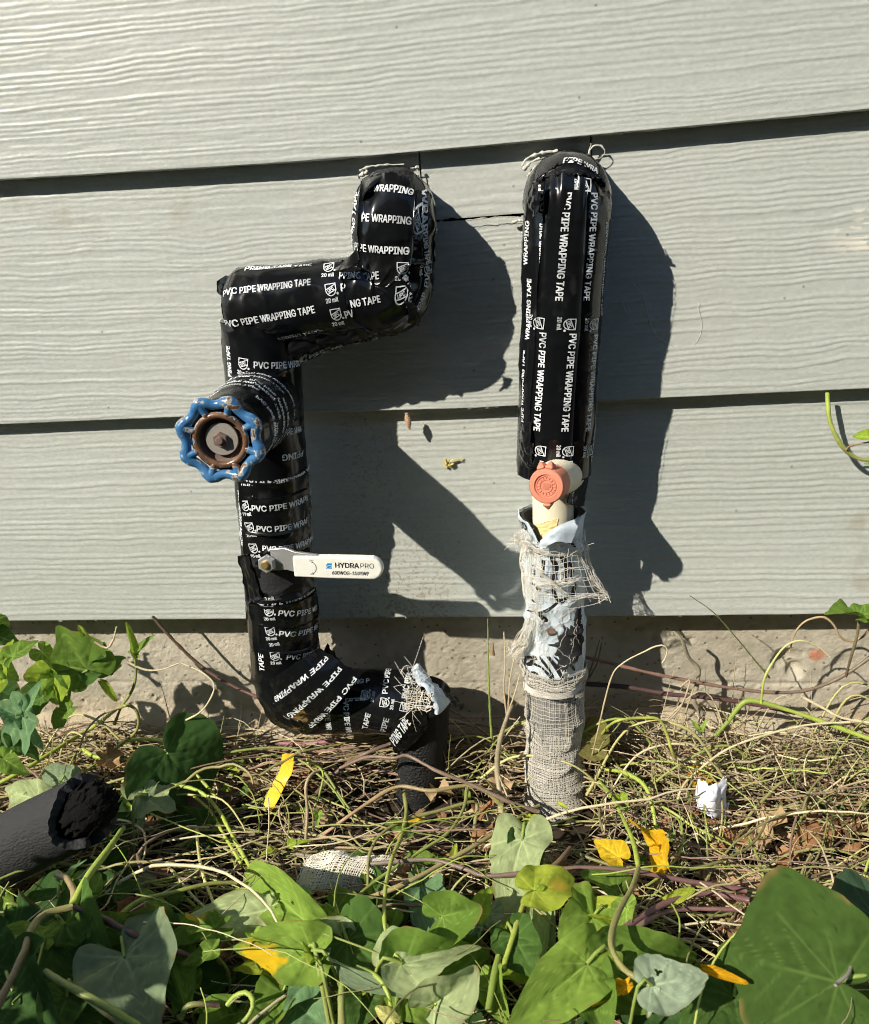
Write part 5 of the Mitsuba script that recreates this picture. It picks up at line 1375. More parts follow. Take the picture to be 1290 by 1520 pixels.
p.leaf((625, 1312, 0.045), (668, 1414, 0.050), 1.0, "ovate", "blue", roll=6, serr=0.16, fold=0.18, label="toothed blue-green leaf")
p.leaf((650, 1282, 0.03), (596, 1268, 0.03), 0.9, "ovate", "mid", serr=0.25); p.leaf((640, 1284, 0.03), (676, 1264, 0.03), 0.8, "ovate", "mid", serr=0.25); p.leaf((630, 1290, 0.03), (600, 1300, 0.03), 0.8, "ovate", "bright", serr=0.2)
p.leaf((673, 1280, 0.05), (673, 1244, 0.055), 0.55, "ovate", "lime", roll=20); p.leaf((728, 1355, 0.05), (746, 1385, 0.05), 1.2, "heart", "grey", roll=0); p.leaf((700, 1340, 0.02), (660, 1330, 0.02), 1.0, "heart", "dark")
p.stem([(596, 1428, 0.074), (580, 1408, 0.074), (571, 1370, 0.072), (572, 1320, 0.068), (582, 1275, 0.064), (596, 1240, 0.06), (603, 1205, 0.056), (600, 1175, 0.050)], .0013, .0016, LIME, OLIVE)
p.stem([(508, 1530, 0.06), (507, 1480, 0.064), (510, 1440, 0.066)], .0022, .0018, OLIVE, GREEN); p.stem([(592, 1430, 0.07), (588, 1470, 0.06), (594, 1520, 0.06)], .0014, .0015, GREEN)
p.stem([(530, 1435, 0.068), (560, 1450, 0.07), (576, 1475, 0.068), (582, 1505, 0.06)], .0014, .0011, GREEN, LIME)
p.leaf((582, 1515, 0.064), (556, 1494, 0.070), 0.55, "round", (0.62, 0.60, 0.22), roll=0, fold=-0.9, wave=0.0, label="pale yellow folded bud")

p = Plant("tall_leaf_vine", "vine with two long pale leaves below the gauze-wrapped pipe", "vine")
p.leaf((775, 1246, 0.066), (738, 1362, 0.050), 0.85, "heart", "pale", roll=-14, fold=0.15); p.leaf((778, 1246, 0.062), (790, 1320, 0.040), 0.95, "heart", "deep", roll=25)
p.leaf((798, 1312, 0.060), (806, 1432, 0.052), 0.68, "ovate", "pale", roll=8, fold=0.10); p.leaf((806, 1318, 0.056), (822, 1400, 0.052), 0.62, "ovate", "grey", roll=25)
p.leaf((762, 1390, 0.062), (800, 1456, 0.06), 1.1, "heart", "dark", roll=0); p.leaf((742, 1382, 0.05), (762, 1360, 0.052), 0.9, "ovate", "lime", roll=0); p.leaf((772, 1224, 0.05), (752, 1244, 0.05), 0.8, "ovate", "yg")
p.stem([(745, 1440, 0.06), (760, 1395, 0.064), (778, 1340, 0.066), (800, 1300, 0.066), (826, 1282, 0.062), (846, 1258, 0.058)], .0019, .0014, LIME, PURPLE)
p.stem([(722, 1268, 0.02), (722, 1305, 0.025), (724, 1350, 0.022)], .0011, .0011, LIME); p.stem([(740, 1420, 0.062), (732, 1455, 0.064), (725, 1500, 0.06)], .0020, .0020, GREEN)
p = Plant("broad_leaf_vine", "vine with broad soft leaves filling the near right corner", "vine")
p.leaf((1244, 1458, 0.092), (1056, 1410, 0.086), 1.05, "ivy", (0.066, 0.120, 0.028), roll=8, fold=0.10, curl=0.10, wave=0.03, res=(34, 130), label="largest green leaf, with blunt corners")  # its green is darkened, shade put into the colour
p.leaf((1300, 1360, 0.070), (1222, 1400, 0.068), 1.5, "heart", (0.07, 0.13, 0.075), roll=0)
p.leaf((912, 1440, 0.072), (1062, 1420, 0.060), 0.75, "heart", "mid", roll=-12, fold=0.16, curl=0.25); p.leaf((880, 1362, 0.058), (842, 1432, 0.058), 1.25, "heart", "bright", roll=10); p.leaf((905, 1372, 0.052), (850, 1350, 0.05), 0.9, "heart", "mid", roll=-20)
p.leaf((872, 1430, 0.084), (752, 1528, 0.088), 0.66, "heart", "bright", roll=10, fold=0.3); p.leaf((870, 1460, 0.075), (900, 1545, 0.08), 1.0, "heart", "mid", roll=0); p.leaf((950, 1480, 0.055), (1020, 1530, 0.06), 1.1, "heart", "deep"); p.leaf((1060, 1470, 0.055), (1110, 1520, 0.06), 1.2, "heart", "deep"); p.leaf((1090, 1480, 0.06), (1010, 1540, 0.07), 1.0, "heart", "dark")
p.leaf((968, 1462, 0.100), (1060, 1446, 0.098), 0.95, "heart", "milky", roll=-5, fold=0.08, label="milky pale leaf in the shade"); p.leaf((972, 1464, 0.098), (962, 1508, 0.096), 0.8, "ovate", "milky", roll=0)
p.stem([(966, 1462, 0.100), (930, 1442, 0.100), (910, 1412, 0.098), (908, 1385, 0.095), (920, 1350, 0.090), (938, 1318, 0.082), (948, 1288, 0.072)], .0017, .0017, OLIVE, OLIVE)
p.stem([(948, 1288, 0.066), (940, 1250, 0.060), (925, 1215, 0.054), (908, 1182, 0.046), (890, 1160, 0.040)], .0016, .0013, LIME, GREEN)
p.stem([(868, 1424, 0.078), (900, 1398, 0.075), (950, 1362, 0.068), (1000, 1336, 0.060), (1050, 1326, 0.056), (1112, 1336, 0.056)], .0020, .0018, V(.22, .12, .11), PURPLE); p.stem([(872, 1436, 0.076), (910, 1408, 0.072), (962, 1366, 0.066), (1010, 1350, 0.05), (1100, 1350, 0.05)], .0017, .0014, V(.28, .18, .15), PURPLE)
p.stem([(1240, 1462, 0.105), (1262, 1440, 0.10), (1262, 1400, 0.09), (1270, 1350, 0.08)], .0011, .0007, V(.3, .28, .22))
p = Plant("wall_vine", "vine shoot hanging out from under a board at the right edge", "vine")
p.stem([(1228, 583, -.0012), (1229, 600, -.004), (1232, 625, -.008), (1245, 655, -.010), (1262, 674, -.009), (1280, 682, -.010), (1310, 682, -.012)], .0017, .0015, LIME, OLIVE); p.stem([(1256, 668, -.012), (1262, 662, -.013), (1280, 658, -.020), (1300, 655, -.026)], .0007, .0006, V(.26, .17, .10))
p.leaf((1304, 650, -.024), (1268, 642, -.022), 1.1, "heart", "yg", roll=0, serr=0.06); p.leaf((1304, 690, -.02), (1284, 686, -.018), 0.7, "ovate", "mid")
p = Plant("single_leaf_shoot", "single leaf on a thin stalk in front of the concrete at the right edge", "vine")
p.leaf((1276, 914, -.040), (1232, 896, -.050), 1.0, "heart", "mid", roll=-25, fold=0.2, facing=(0, -.4, 1)); p.leaf((1276, 914, -.040), (1312, 900, -.036), 1.1, "heart", "mid", roll=10, facing=(0, -.5, 1))
p.stem([(1276, 914, -.040), (1272, 945, -.036), (1262, 980, -.030), (1256, 1004, -.022)], .0010, .0011, V(.22, .19, .10), BROWN)
p = Plant("green_runner", "bright green runner bent over a dry stalk in front of the concrete at the right", "vine")
p.stem([(1062, 1092, -.030), (1080, 1072, -.030), (1100, 1046, -.028), (1116, 1040, -.028), (1150, 1048, -.030), (1200, 1064, -.036), (1250, 1082, -.042), (1300, 1100, -.048)], .0019, .0017, GREEN, LIME)
p.stem([(1130, 1044, -.030), (1134, 1010, -.028), (1146, 985, -.026), (1165, 960, -.024), (1188, 951, -.024), (1215, 960, -.022), (1232, 975, -.022)], .0010, .0006, LIME, STRAW)
p.leaf((1040, 1086, -.035), (1028, 1070, -.034), 0.8, "ovate", "bright"); p.leaf((1042, 1084, -.035), (1048, 1068, -.034), 0.8, "ovate", "bright")

# smaller sunlit leaves thickening the front
p = Plant("front_vine", "low vine of many small yellow-green and pale leaves along the front", "vine")
fr_ = np.random.default_rng(91)
for i in range(54):
    x, y = fr_.uniform(190, 960), fr_.uniform(1310, 1500)
    if 420 < x < 610 and y < 1360:
        y += 70
    if i % 4 == 0:
        x, y = fr_.uniform(0, 330), fr_.uniform(1320, 1510)
    h = fr_.uniform(.035, .075); a = fr_.uniform(0, 2 * np.pi); L = fr_.uniform(.018, .036)
    B = az(x, y, GROUND + h); E = B + L * V(math.cos(a), .7 * math.sin(a), fr_.uniform(-.5, .6))
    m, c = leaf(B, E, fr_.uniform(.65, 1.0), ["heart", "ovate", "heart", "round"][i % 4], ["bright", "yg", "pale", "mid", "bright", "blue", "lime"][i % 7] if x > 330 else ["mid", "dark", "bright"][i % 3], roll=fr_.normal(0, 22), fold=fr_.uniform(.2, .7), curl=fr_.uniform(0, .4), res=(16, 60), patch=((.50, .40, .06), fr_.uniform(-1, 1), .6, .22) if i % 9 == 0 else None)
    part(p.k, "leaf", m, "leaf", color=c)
    q = B + V(fr_.normal(0, .014), fr_.uniform(-.004, .02), -h + .006)
    m, c = stem([B, (B + q) / 2 + V(fr_.normal(0, .005), 0, .006), q], .0009, .0010, LIME if i % 2 else GREEN, OLIVE, n=14, seed=i); part(p.k, "stalk", m, "plant", color=c)

for i in range(34):                                              # small leaves among the straw
    x, y = (fr_.uniform(20, 420), fr_.uniform(1100, 1290)) if i % 3 else (fr_.uniform(420, 1010), fr_.uniform(1180, 1290))
    B = az(x, y, GROUND + fr_.uniform(.02, .05)); a = fr_.uniform(0, 2 * np.pi); L = fr_.uniform(.010, .022)
    m, c = leaf(B, B + L * V(math.cos(a), .6 * math.sin(a), fr_.uniform(-.3, .7)), fr_.uniform(.6, 1.0), ["heart", "ovate"][i % 2], ["bright", "mid", "yg", "dark", "lime"][i % 5], roll=fr_.normal(0, 25), fold=.5, res=(12, 44))
    part(p.k, "leaf", m, "leaf", color=c)

# single stems, twigs and blades that can be told apart
def one(name, label, pts, r0, r1, c0, c1=None, group=None):
    m, c = stem(pts, r0, r1, c0, c1, seed=len(scene))
    single(name, label, "runner" if "runner" in name else "twig" if "twig" in name else "plant stem", m, "plant", color=c, group=group)
one("purple_runner", "thin purple stem slanting across the footing left of the left pipe", [(226, 915, .0 - .001), (262, 955, -.001), (300, 990, .0 - .0008), (345, 1018, -.004), (398, 1042, -.010), (430, 1060, -.012)], .0013, .0015, BROWN, PURPLE)
one("purple_runner", "long purplish stem crossing the concrete right of the gauze-wrapped pipe", [(862, 974, -.006), (912, 986, -.012), (970, 1000, -.012), (1030, 1012, -.012), (1090, 1022, -.012), (1150, 1028, -.012), (1200, 1024, -.010), (1250, 1004, -.008), (1300, 970, -.006)], .0014, .0014, V(.24, .13, .11), V(.16, .13, .09))
one("purple_runner", "thick dark purple stem low on the concrete, under the long one", [(868, 1015, -.004), (930, 1020, -.004), (990, 1030, -.006), (1050, 1036, -.006), (1110, 1044, -.002), (1180, 1058, -.002)], .0020, .0017, V(.05, .035, .035), PURPLE)
for i, (pts, r) in enumerate([([(395, 1102, -.012), (450, 1104, -.016), (510, 1100, -.016), (590, 1104, -.006)], .0019), ([(398, 1110, -.020), (470, 1116, -.022), (540, 1108, -.016), (600, 1112, -.006)], .0016), ([(420, 1118, -.02), (500, 1122, -.022), (580, 1112, -.018)], .0014), ([(430, 1130, -.03), (520, 1122, -.03), (600, 1126, -.012)], .0014)]):
    one("purple_runner", ["smooth purple stem lying along the footing, topmost under the bottom elbow", "purple stem just under the topmost one, below the bottom elbow", "short purple-brown stem low beneath the bottom elbow", "lowest brown-purple stem of the bundle beneath the bottom elbow"][i], pts, r, r * .9, [V(.22, .10, .11), V(.25, .16, .12), V(.18, .11, .09), V(.2, .12, .09)][i])
one("bent_twig", "thick dark twig rising from the straw to the bottom elbow's end", [(462, 1186, 0.030), (505, 1142, 0.044), (540, 1120, -.055), (580, 1104, -.045)], .0019, .0016, BROWN, V(.17, .12, .09))
one("hairy_runner", "brown hairy runner crossing in front of the black foam leg", [(505, 1140, 0.055), (545, 1124, 0.070), (585, 1125, 0.075), (606, 1122, 0.076), (650, 1145, 0.070), (700, 1165, 0.062), (760, 1192, 0.052), (800, 1206, 0.044)], .0012, .0017, V(.22, .15, .11), V(.17, .12, .09))
one("tan_runner", "long tan runner arching past the foot of the black foam leg", [(455, 1258, 0.035), (490, 1232, 0.045), (540, 1196, 0.056), (590, 1168, 0.062), (640, 1174, 0.062), (690, 1166, 0.060), (718, 1172, 0.058), (745, 1196, 0.046)], .0013, .0017, V(.40, .24, .16), OLIVE)
one("purple_runner", "dark purple runner lying level across the straw in front of the pipes", [(440, 1268, 0.040), (485, 1274, 0.046), (520, 1284, 0.050), (575, 1280, 0.054), (640, 1276, 0.056), (690, 1290, 0.056), (720, 1300, 0.058), (780, 1296, 0.060), (860, 1288, 0.060), (930, 1292, 0.058), (1010, 1306, 0.05), (1108, 1322, 0.045)], .0014, .0017, V(.2, .17, .13), PURPLE)
one("olive_runner", "olive runner slanting up to the right in front of the purple one", [(545, 1334, 0.050), (600, 1312, 0.054), (660, 1280, 0.054), (710, 1252, 0.054), (770, 1214, 0.046), (800, 1196, 0.04)], .0016, .0015, V(.32, .25, .13), OLIVE)
one("olive_runner", "olive runner looping from the straw over to the front of the black foam leg", [(546, 1316, 0.050), (548, 1270, 0.055), (566, 1238, 0.056), (604, 1216, 0.054), (650, 1204, 0.052), (700, 1190, 0.050), (708, 1196, 0.045), (704, 1230, 0.035)], .0012, .0015, OLIVE, OLIVE)
one("olive_runner", "green-brown runner from the foam leg down to the left front", [(694, 1168, 0.058), (688, 1200, 0.058), (665, 1236, 0.056), (620, 1266, 0.054), (560, 1306, 0.052), (520, 1340, 0.054)], .0013, .0012, OLIVE, GREEN)
one("olive_runner", "arched runner falling from a yellow node in front of the concrete right of the gauze", [(872, 1150, 0.030), (888, 1100, 0.060), (912, 1072, -.060), (950, 1066, -.058), (978, 1068, -.058), (990, 1090, -.058), (1000, 1120, -.06), (1022, 1150, 0.028)], .0010, .0013, LIME, V(.36, .33, .09))
one("green_arch", "bright green shoot arching over the straw right of the gauze-wrapped pipe", [(900, 1142, 0.04), (930, 1148, 0.050), (958, 1168, 0.050), (970, 1205, 0.042), (974, 1240, 0.030)], .0016, .0014, LIME, LIME)
one("drooping_twig", "dry twig hooked at its top, standing up from the straw left of the middle", [(474, 1144, 0.080), (462, 1150, 0.082), (454, 1168, 0.078), (456, 1205, 0.062), (453, 1262, 0.04)], .0011, .0013, TAN, V(.3, .22, .13))
one("curly_twig", "thin curl of dry stem beside the hooked twig", [(440, 1196, 0.05), (422, 1190, 0.054), (414, 1206, 0.052), (424, 1236, 0.044), (450, 1252, 0.04), (490, 1230, 0.045)], .0006, .0007, TAN)
one("green_shoot", "curved green shoot behind the hooked twig", [(455, 1128, -.07), (470, 1136, 0.060), (480, 1150, 0.055), (474, 1180, 0.044), (466, 1200, 0.036)], .0011, .0010, LIME, GREEN)
one("woody_stalk", "thick pale dry stalk rising just left of the gauze-wrapped pipe", [(748, 1240, 0.030), (742, 1180, 0.044), (738, 1140, 0.060), (742, 1100, -.062), (752, 1066, -.058), (760, 1046, -.054)], .0024, .0016, V(.40, .34, .22), V(.30, .25, .16))
for _lab, pts in zip(["dry sprig leaning right from the top of the thick pale stalk", "tallest dry sprig, rising straight up from the thick pale stalk", "dry sprig tilting to the gauze from the thick pale stalk", "short dry sprig drooping right at the foot of the thick pale stalk", "dry side sprig between the thick pale stalk and the gauze"], ([(754, 1060, -.056), (757, 1010, -.052), (764, 975, -.050)], [(752, 1062, -.056), (748, 1020, -.05), (750, 985, -.048), (748, 938, -.046)], [(754, 1058, -.056), (764, 1030, -.054), (772, 1000, -.05)], [(740, 1150, 0.055), (752, 1180, 0.05), (764, 1210, 0.035)], [(744, 1100, -.06), (760, 1080, -.06), (772, 1064, -.06)])):
    one("dry_sprig", _lab, pts, .0007, .0004, TAN, STRAW, group="dry sprigs beside the thick stalk")
one("grass_blade", "upright green grass blade left of the thick pale stalk", [(730, 1095, -.048), (727, 1050, -.046), (725, 985, -.044), (724, 918, -.040)], .0011, .0003, GREEN, V(.25, .33, .08))
one("grass_blade", "long dark grass blade leaning left over the siding's lower edge at the right", [(1142, 1006, -.022), (1100, 955, -.030), (1060, 910, -.034), (1024, 884, -.036)], .0007, .0003, V(.16, .2, .07), V(.12, .14, .05))
one("dry_root", "grey crooked root standing against the concrete at the right", [(1000, 938, -.008), (1012, 950, -.010), (1022, 975, -.004), (1036, 992, .0 - .001), (1036, 1010, -.002), (1030, 1040, -.004), (1042, 1062, -.004), (1036, 1090, -.012)], .0012, .0026, V(.30, .27, .19), V(.30, .26, .20))
one("hooked_tendril", "pale stem bent over at its tip in front of the shaded concrete", [(872, 1150, 0.03), (884, 1100, -.050), (906, 1010, -.050), (924, 985, -.050), (955, 968, -.05), (978, 958, -.050), (990, 962, -.050), (988, 976, -.050), (983, 984, -.050)], .0007, .0006, TAN, STRAW)
one("hooked_tendril", "brown hairy stem arching in the shade of the siding at the right edge", [(1172, 968, -.02), (1180, 940, -.022), (1196, 922, -.024), (1222, 916, -.026), (1238, 928, -.028), (1246, 944, -.03), (1262, 952, -.03), (1282, 944, -.03), (1300, 920, -.03)], .0007, .0009, TAN, V(.28, .18, .10))
one("straw_stalk", "long pale straw arching over the white scrap at the right", [(1003, 1200, 0.030), (1012, 1170, 0.038), (1034, 1146, 0.044), (1080, 1112, -.060), (1140, 1090, -.052), (1200, 1076, -.046), (1262, 1072, -.044)], .0010, .0008, STRAW, STRAW)
one("straw_stalk", "pale flat straw slanting down the concrete at the right edge", [(1190, 1034, -.018), (1220, 1050, -.022), (1252, 1066, -.028), (1300, 1074, -.032)], .0012, .0009, STRAW, STRAW)
one("straw_stalk", "curved pale straw in front of the footing at the left", [(270, 1072, -.05), (296, 1058, -.05), (312, 1038, -.048), (318, 1016, -.044), (300, 998, -.04), (268, 984, -.036)], .0008, .0006, STRAW, STRAW)
one("straw_stalk", "short pale straw before the concrete under the siding at the left", [(188, 982, -.05), (215, 994, -.05), (240, 994, -.048), (266, 984, -.044)], .0010, .0004, STRAW, STRAW)
one("straw_stalk", "broken pink-tan straw beside the small yellow-green leaf at the left", [(140, 952, -.05), (158, 962, -.05), (168, 950, -.05), (173, 930, -.046)], .0011, .0006, V(.52, .38, .27), STRAW)
for i, (pts) in enumerate([[(1010, 1020, -.02), (1024, 1010, -.02), (1010, 1050, -.03), (985, 1075, -.04), (960, 1090, -.05)], [(1030, 1020, -.012), (1018, 1060, -.02), (1024, 1090, -.03)], [(872, 1010, -.03), (886, 985, -.026), (895, 945, -.022)], [(866, 1022, -.032), (880, 985, -.03), (890, 950, -.025)]]):
    one("dry_sprig", ["dry sprig springing left from the crooked root", "dry sprig hanging below the crooked root", "dark thin sprig on the shaded concrete, right one of a pair", "dark thin sprig on the shaded concrete, left one of a pair"][i], pts, .0007, .0005, [TAN, TAN, BROWN, BROWN][i])
one("dark_cord", "dark thin cord running down through the grass left of the gauze scrap", [(330, 1205, 0.022), (370, 1255, 0.022), (410, 1310, 0.022), (445, 1350, 0.022)], .0010, .0010, V(.02, .02, .035))
one("dry_seedhead", "small brown seed head on the grass blade's stalk", [(731, 972, -.044), (731, 964, -.044), (732, 955, -.044)], .0022, .0008, V(.26, .17, .10), V(.3, .22, .14))

KEEP = [(Q(620, 1190, -.03)[0], .024, -.10), (Q(824, 1185, -.03)[0], .026, -.10)]


# straw, grass and litter that nobody could count
def rods(pile, P, r, col, sides=4, taper=0.6):
    """P (n, m, 3): n thin rods of m points."""
    for cx, x0, y0 in KEEP:
        P = P[~((np.abs(P[..., 0] - cx) < x0) & (P[..., 1] < -.045) & (P[..., 1] > y0) & (P[..., 2] > GROUND + .014)).any(1)]
    r, col = r[:len(P)], col[:len(P)]
    n, m = P.shape[:2]
    t = unit(np.gradient(P, axis=1)); a = unit(np.cross(t, np.where(np.abs(t[..., 2:]) < .9, V(0, 0, 1), V(1, 0, 0)))); b = np.cross(t, a)
    ang = np.arange(sides) * 2 * np.pi / sides; rr = r[:, None] * (1 - (1 - taper) * np.linspace(0, 1, m) ** 2)[None]
    v = P[:, :, None] + rr[..., None, None] * (np.cos(ang)[:, None] * a[:, :, None] + np.sin(ang)[:, None] * b[:, :, None])
    f = grid_faces(m, sides, True)
    F_ = (f[None] + (np.arange(n) * m * sides)[:, None, None]).reshape(-1, 3)
    c = np.repeat(col[:, None], m * sides, 1).reshape(-1, 3) * RNG.uniform(0.85, 1.15, (n * m * sides, 1))
    pile.add(v.reshape(-1, 3), F_, np.clip(c, 0, 1))


def scatter(n, x0, x1, y0, y1, lo, hi, L0, L1, spread, arch, rs, cols, m=8, seed=1, mean=0.0):
    rn = np.random.default_rng(seed)
    X, Y = rn.uniform(x0, x1, n), rn.uniform(y0, y1, n); h = rn.uniform(lo, hi, n); L = rn.uniform(L0, L1, n)
    th = mean + rn.normal(0, spread, n); bend = rn.normal(0, 1.2, n); t = np.linspace(-0.5, 0.5, m)
    ang = th[:, None] + bend[:, None] * t[None]
    step = L[:, None] / (m - 1)
    px_, py_ = np.cumsum(np.cos(ang) * step, 1), np.cumsum(np.sin(ang) * step, 1)
    px_ -= px_.mean(1, keepdims=True); py_ -= py_.mean(1, keepdims=True)
    x, y = X[:, None] + px_, np.minimum(Y[:, None] + py_, 0.012)
    z = ground_z(x, y) + h[:, None] + arch * rn.uniform(-0.3, 1, n)[:, None] * (0.25 - t ** 2)[None] * 4 + rn.normal(0, 0.10, n)[:, None] * t[None] * L[:, None]
    k = rn.integers(0, len(cols), n)
    return np.stack([x, y, np.maximum(z, ground_z(x, y) + 0.0005)], -1), rn.uniform(*rs, n), np.array(cols)[k] * rn.uniform(0.7, 1.25, (n, 1))


straw = Pile()
SC = [TAN, STRAW, V(.38, .31, .18), V(.24, .18, .11), V(.27, .19, .12), V(.46, .40, .24), V(.17, .125, .08), V(.42, .33, .19), V(.30, .28, .12)]
rods(straw, *scatter(1250, -.62, .55, -.30, .0, 0.0, .020, .03, .13, .38, .006, (.0003, .0008), SC, seed=1))
rods(straw, *scatter(700, -.62, .55, -.16, .012, .004, .034, .05, .17, .24, .010, (.0005, .0012), [V(.25, .17, .12), V(.22, .14, .11), TAN, V(.33, .25, .15), BROWN, V(.40, .32, .18), V(.28, .27, .11), V(.33, .34, .12)], seed=2))
rods(straw, *scatter(500, -.60, .50, -.30, -.02, .012, .045, .02, .08, 1.2, .006, (.00022, .00045), [STRAW, TAN, STRAW, V(.5, .42, .28)], seed=3))
rods(straw, *scatter(650, .02, .50, -.30, -.01, .008, .045, .02, .09, 1.3, .008, (.00022, .0005), [STRAW, TAN, V(.45, .38, .25), V(.34, .26, .17)], seed=4))
rods(straw, *scatter(500, -.60, .55, -.34, -.10, .0, .02, .03, .10, 1.0, .005, (.0004, .0009), [V(.17, .12, .08), V(.24, .17, .11), TAN], seed=5))
straw_done = lambda: single("dry_straw", "matted dry straw and dead vine stems covering the ground by the footing", "straw", straw.mesh(), "dry", color=straw.col(), kind="stuff")


def blades(n, x0, x1, y0, y1, L0, L1, cols, seed, lean=0.7, r=(.0005, .0011)):
    rn = np.random.default_rng(seed); m = 8
    X, Y, L = rn.uniform(x0, x1, n), rn.uniform(y0, y1, n), rn.uniform(L0, L1, n)
    th = rn.uniform(0, 2 * np.pi, n); l = rn.uniform(0.15, 1, n) * lean; t = np.linspace(0, 1, m)
    s = l[:, None] * (t ** 1.7)[None] * L[:, None]
    x, y = X[:, None] + np.cos(th)[:, None] * s, np.minimum(Y[:, None] + np.sin(th)[:, None] * s, 0.014)
    z = ground_z(X, Y)[:, None] + 0.004 + L[:, None] * (t - 0.45 * l[:, None] * t ** 2.4)
    return np.stack([x, y, z], -1), rn.uniform(*r, n), np.array(cols)[rn.integers(0, len(cols), n)] * rn.uniform(0.75, 1.2, (n, 1))


rods(straw, *scatter(520, -.60, .55, -.06, .016, .012, .050, .05, .16, .30, .012, (.0004, .0010), SC + [V(.27, .17, .13), V(.33, .22, .16)], seed=6))
rods(straw, *scatter(300, .04, .50, -.05, .016, .020, .075, .03, .11, .75, .012, (.00025, .0007), SC + [STRAW, TAN, V(.30, .32, .12)], seed=7))
tangle = Pile()
TG = [V(.30, .36, .08), V(.36, .40, .10), OLIVE, V(.30, .27, .12), V(.24, .28, .07), V(.45, .42, .18), V(.25, .16, .12), STRAW]
rods(tangle, *scatter(240, -.55, .48, -.25, -.02, .012, .055, .06, .20, .55, .016, (.0005, .0013), TG, m=14, seed=21), sides=6)
rods(tangle, *scatter(80, -.25, .30, -.22, -.05, .012, .055, .05, .14, 1.1, .018, (.0004, .0010), TG, m=14, seed=22), sides=6)
rods(tangle, *scatter(110, -.50, .45, -.34, -.14, .025, .080, .05, .16, .9, .015, (.0003, .0007), TG + [STRAW, TAN, STRAW], m=14, seed=23), sides=6)
straw_done()
rn = np.random.default_rng(61)
for x0, x1, n in ((.08, .44, 20), (-.10, .0, 6), (-.56, -.30, 8)):  # runners climbing on the footing
    for k in range(n):
        a = V(rn.uniform(x0, x1), rn.uniform(-.05, .0), GROUND + rn.uniform(.02, .05)); d = rn.choice([-1, 1]); L = rn.uniform(.06, .16); hgt = rn.uniform(.01, .06)
        P = [a, a + V(d * L * .3, rn.uniform(-.01, .01), hgt), a + V(d * L * .7, rn.uniform(-.01, .012), hgt * rn.uniform(.5, 1.2)), a + V(d * L, rn.uniform(-.03, .0), -.01)]
        P = [V(q[0], min(q[1], .018), q[2]) for q in P]
        v, f, g = wire(P, rn.uniform(.0005, .0012), None, n=26, sides=6, wob=.2, seed=k); tangle.add(v, f, np.clip(np.array(TG[rn.integers(0, 8)]) * rn.uniform(.7, 1.2), 0, 1))
single("vine_tangle", "tangle of thin green and straw-coloured vine stems over the straw", "vines", tangle.mesh(), "plant", color=tangle.col(), kind="stuff")
grass = Pile()
GC = [V(.13, .20, .05), V(.18, .25, .07), V(.10, .16, .05), V(.24, .28, .09), V(.40, .36, .17)]
rods(grass, *blades(150, .16, .42, -.11, .0, .03, .085, GC, 1), sides=3, taper=0.1)
rods(grass, *blades(70, .02, .16, -.13, -.0, .03, .09, GC + [STRAW, TAN], 2), sides=3, taper=0.1)
rods(grass, *blades(60, -.30, .02, -.20, -.02, .02, .05, GC + [STRAW], 3), sides=3, taper=0.1)
rods(grass, *blades(120, -.05, .45, -.24, -.04, .02, .06, [STRAW, TAN, V(.34, .28, .16)], 4, lean=0.9, r=(.0003, .0006)), sides=3, taper=0.2)
rods(grass, *blades(130, -.08, .46, -.05, .005, .05, .13, [STRAW, TAN, V(.42, .35, .2), V(.30, .30, .11)], 5, lean=0.85, r=(.00035, .0007)), sides=4, taper=0.3)
rods(grass, *blades(60, -.60, -.22, -.06, .005, .04, .10, [STRAW, TAN, V(.30, .32, .10), V(.2, .27, .07)], 6, lean=0.85, r=(.00035, .0008)), sides=4, taper=0.3)
rods(grass, *blades(90, .20, .44, -.09, .0, .04, .10, GC, 7), sides=3, taper=0.1)
single("grass", "thin green and dry grass blades sprouting through the straw", "grass", grass.mesh(), "plant", color=grass.col(), kind="stuff")

litter = Pile()
rn = np.random.default_rng(12)
for i in range(210):
    right_side = rn.random() < 0.72
    X, Y = (rn.uniform(.12, .42), rn.uniform(-.20, -.05)) if right_side else (rn.uniform(-.5, .1), rn.uniform(-.26, -.03))
    B = V(X, Y, ground_z(X, Y) + rn.uniform(.006, .030)); L = rn.uniform(.010, .030); th = rn.uniform(0, 2 * np.pi)
    m, c = leaf(B, B + L * V(math.cos(th), math.sin(th), rn.uniform(-.3, .5)), rn.uniform(.6, 1.2), ["ovate", "heart", "round"][i % 3], [(.26, .13, .06), (.33, .19, .10), (.19, .11, .06), (.38, .27, .15)][i % 4], fold=rn.uniform(-.4, .8), curl=rn.uniform(-.5, .8), wave=.25, res=(7, 22), facing=V(rn.normal(0, .3), -.4, 1), rib=False)
    litter.add(m.vertices, m.faces, c)
single("leaf_litter", "crumbs of brown dead leaves among the straw", "litter", litter.mesh(), "dry", color=litter.col(), kind="stuff")
ground_cover = Pile()
for i in range(170):                                            # small shaded leaves filling the gaps at the front
    X, Y = rn.uniform(-.50, .42), rn.uniform(-.42, -.175)
    B = V(X, Y, GROUND + rn.uniform(.006, .035)); L = rn.uniform(.016, .04); th = rn.uniform(0, 2 * np.pi)
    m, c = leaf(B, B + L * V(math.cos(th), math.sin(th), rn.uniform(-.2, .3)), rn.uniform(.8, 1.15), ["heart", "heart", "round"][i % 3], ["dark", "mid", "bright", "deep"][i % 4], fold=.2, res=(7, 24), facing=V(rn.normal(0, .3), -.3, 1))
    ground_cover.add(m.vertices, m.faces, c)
single("ground_cover", "low dark leaves filling the gaps under the vines at the front", "ground cover", ground_cover.mesh(), "leaf", color=ground_cover.col(), kind="stuff")

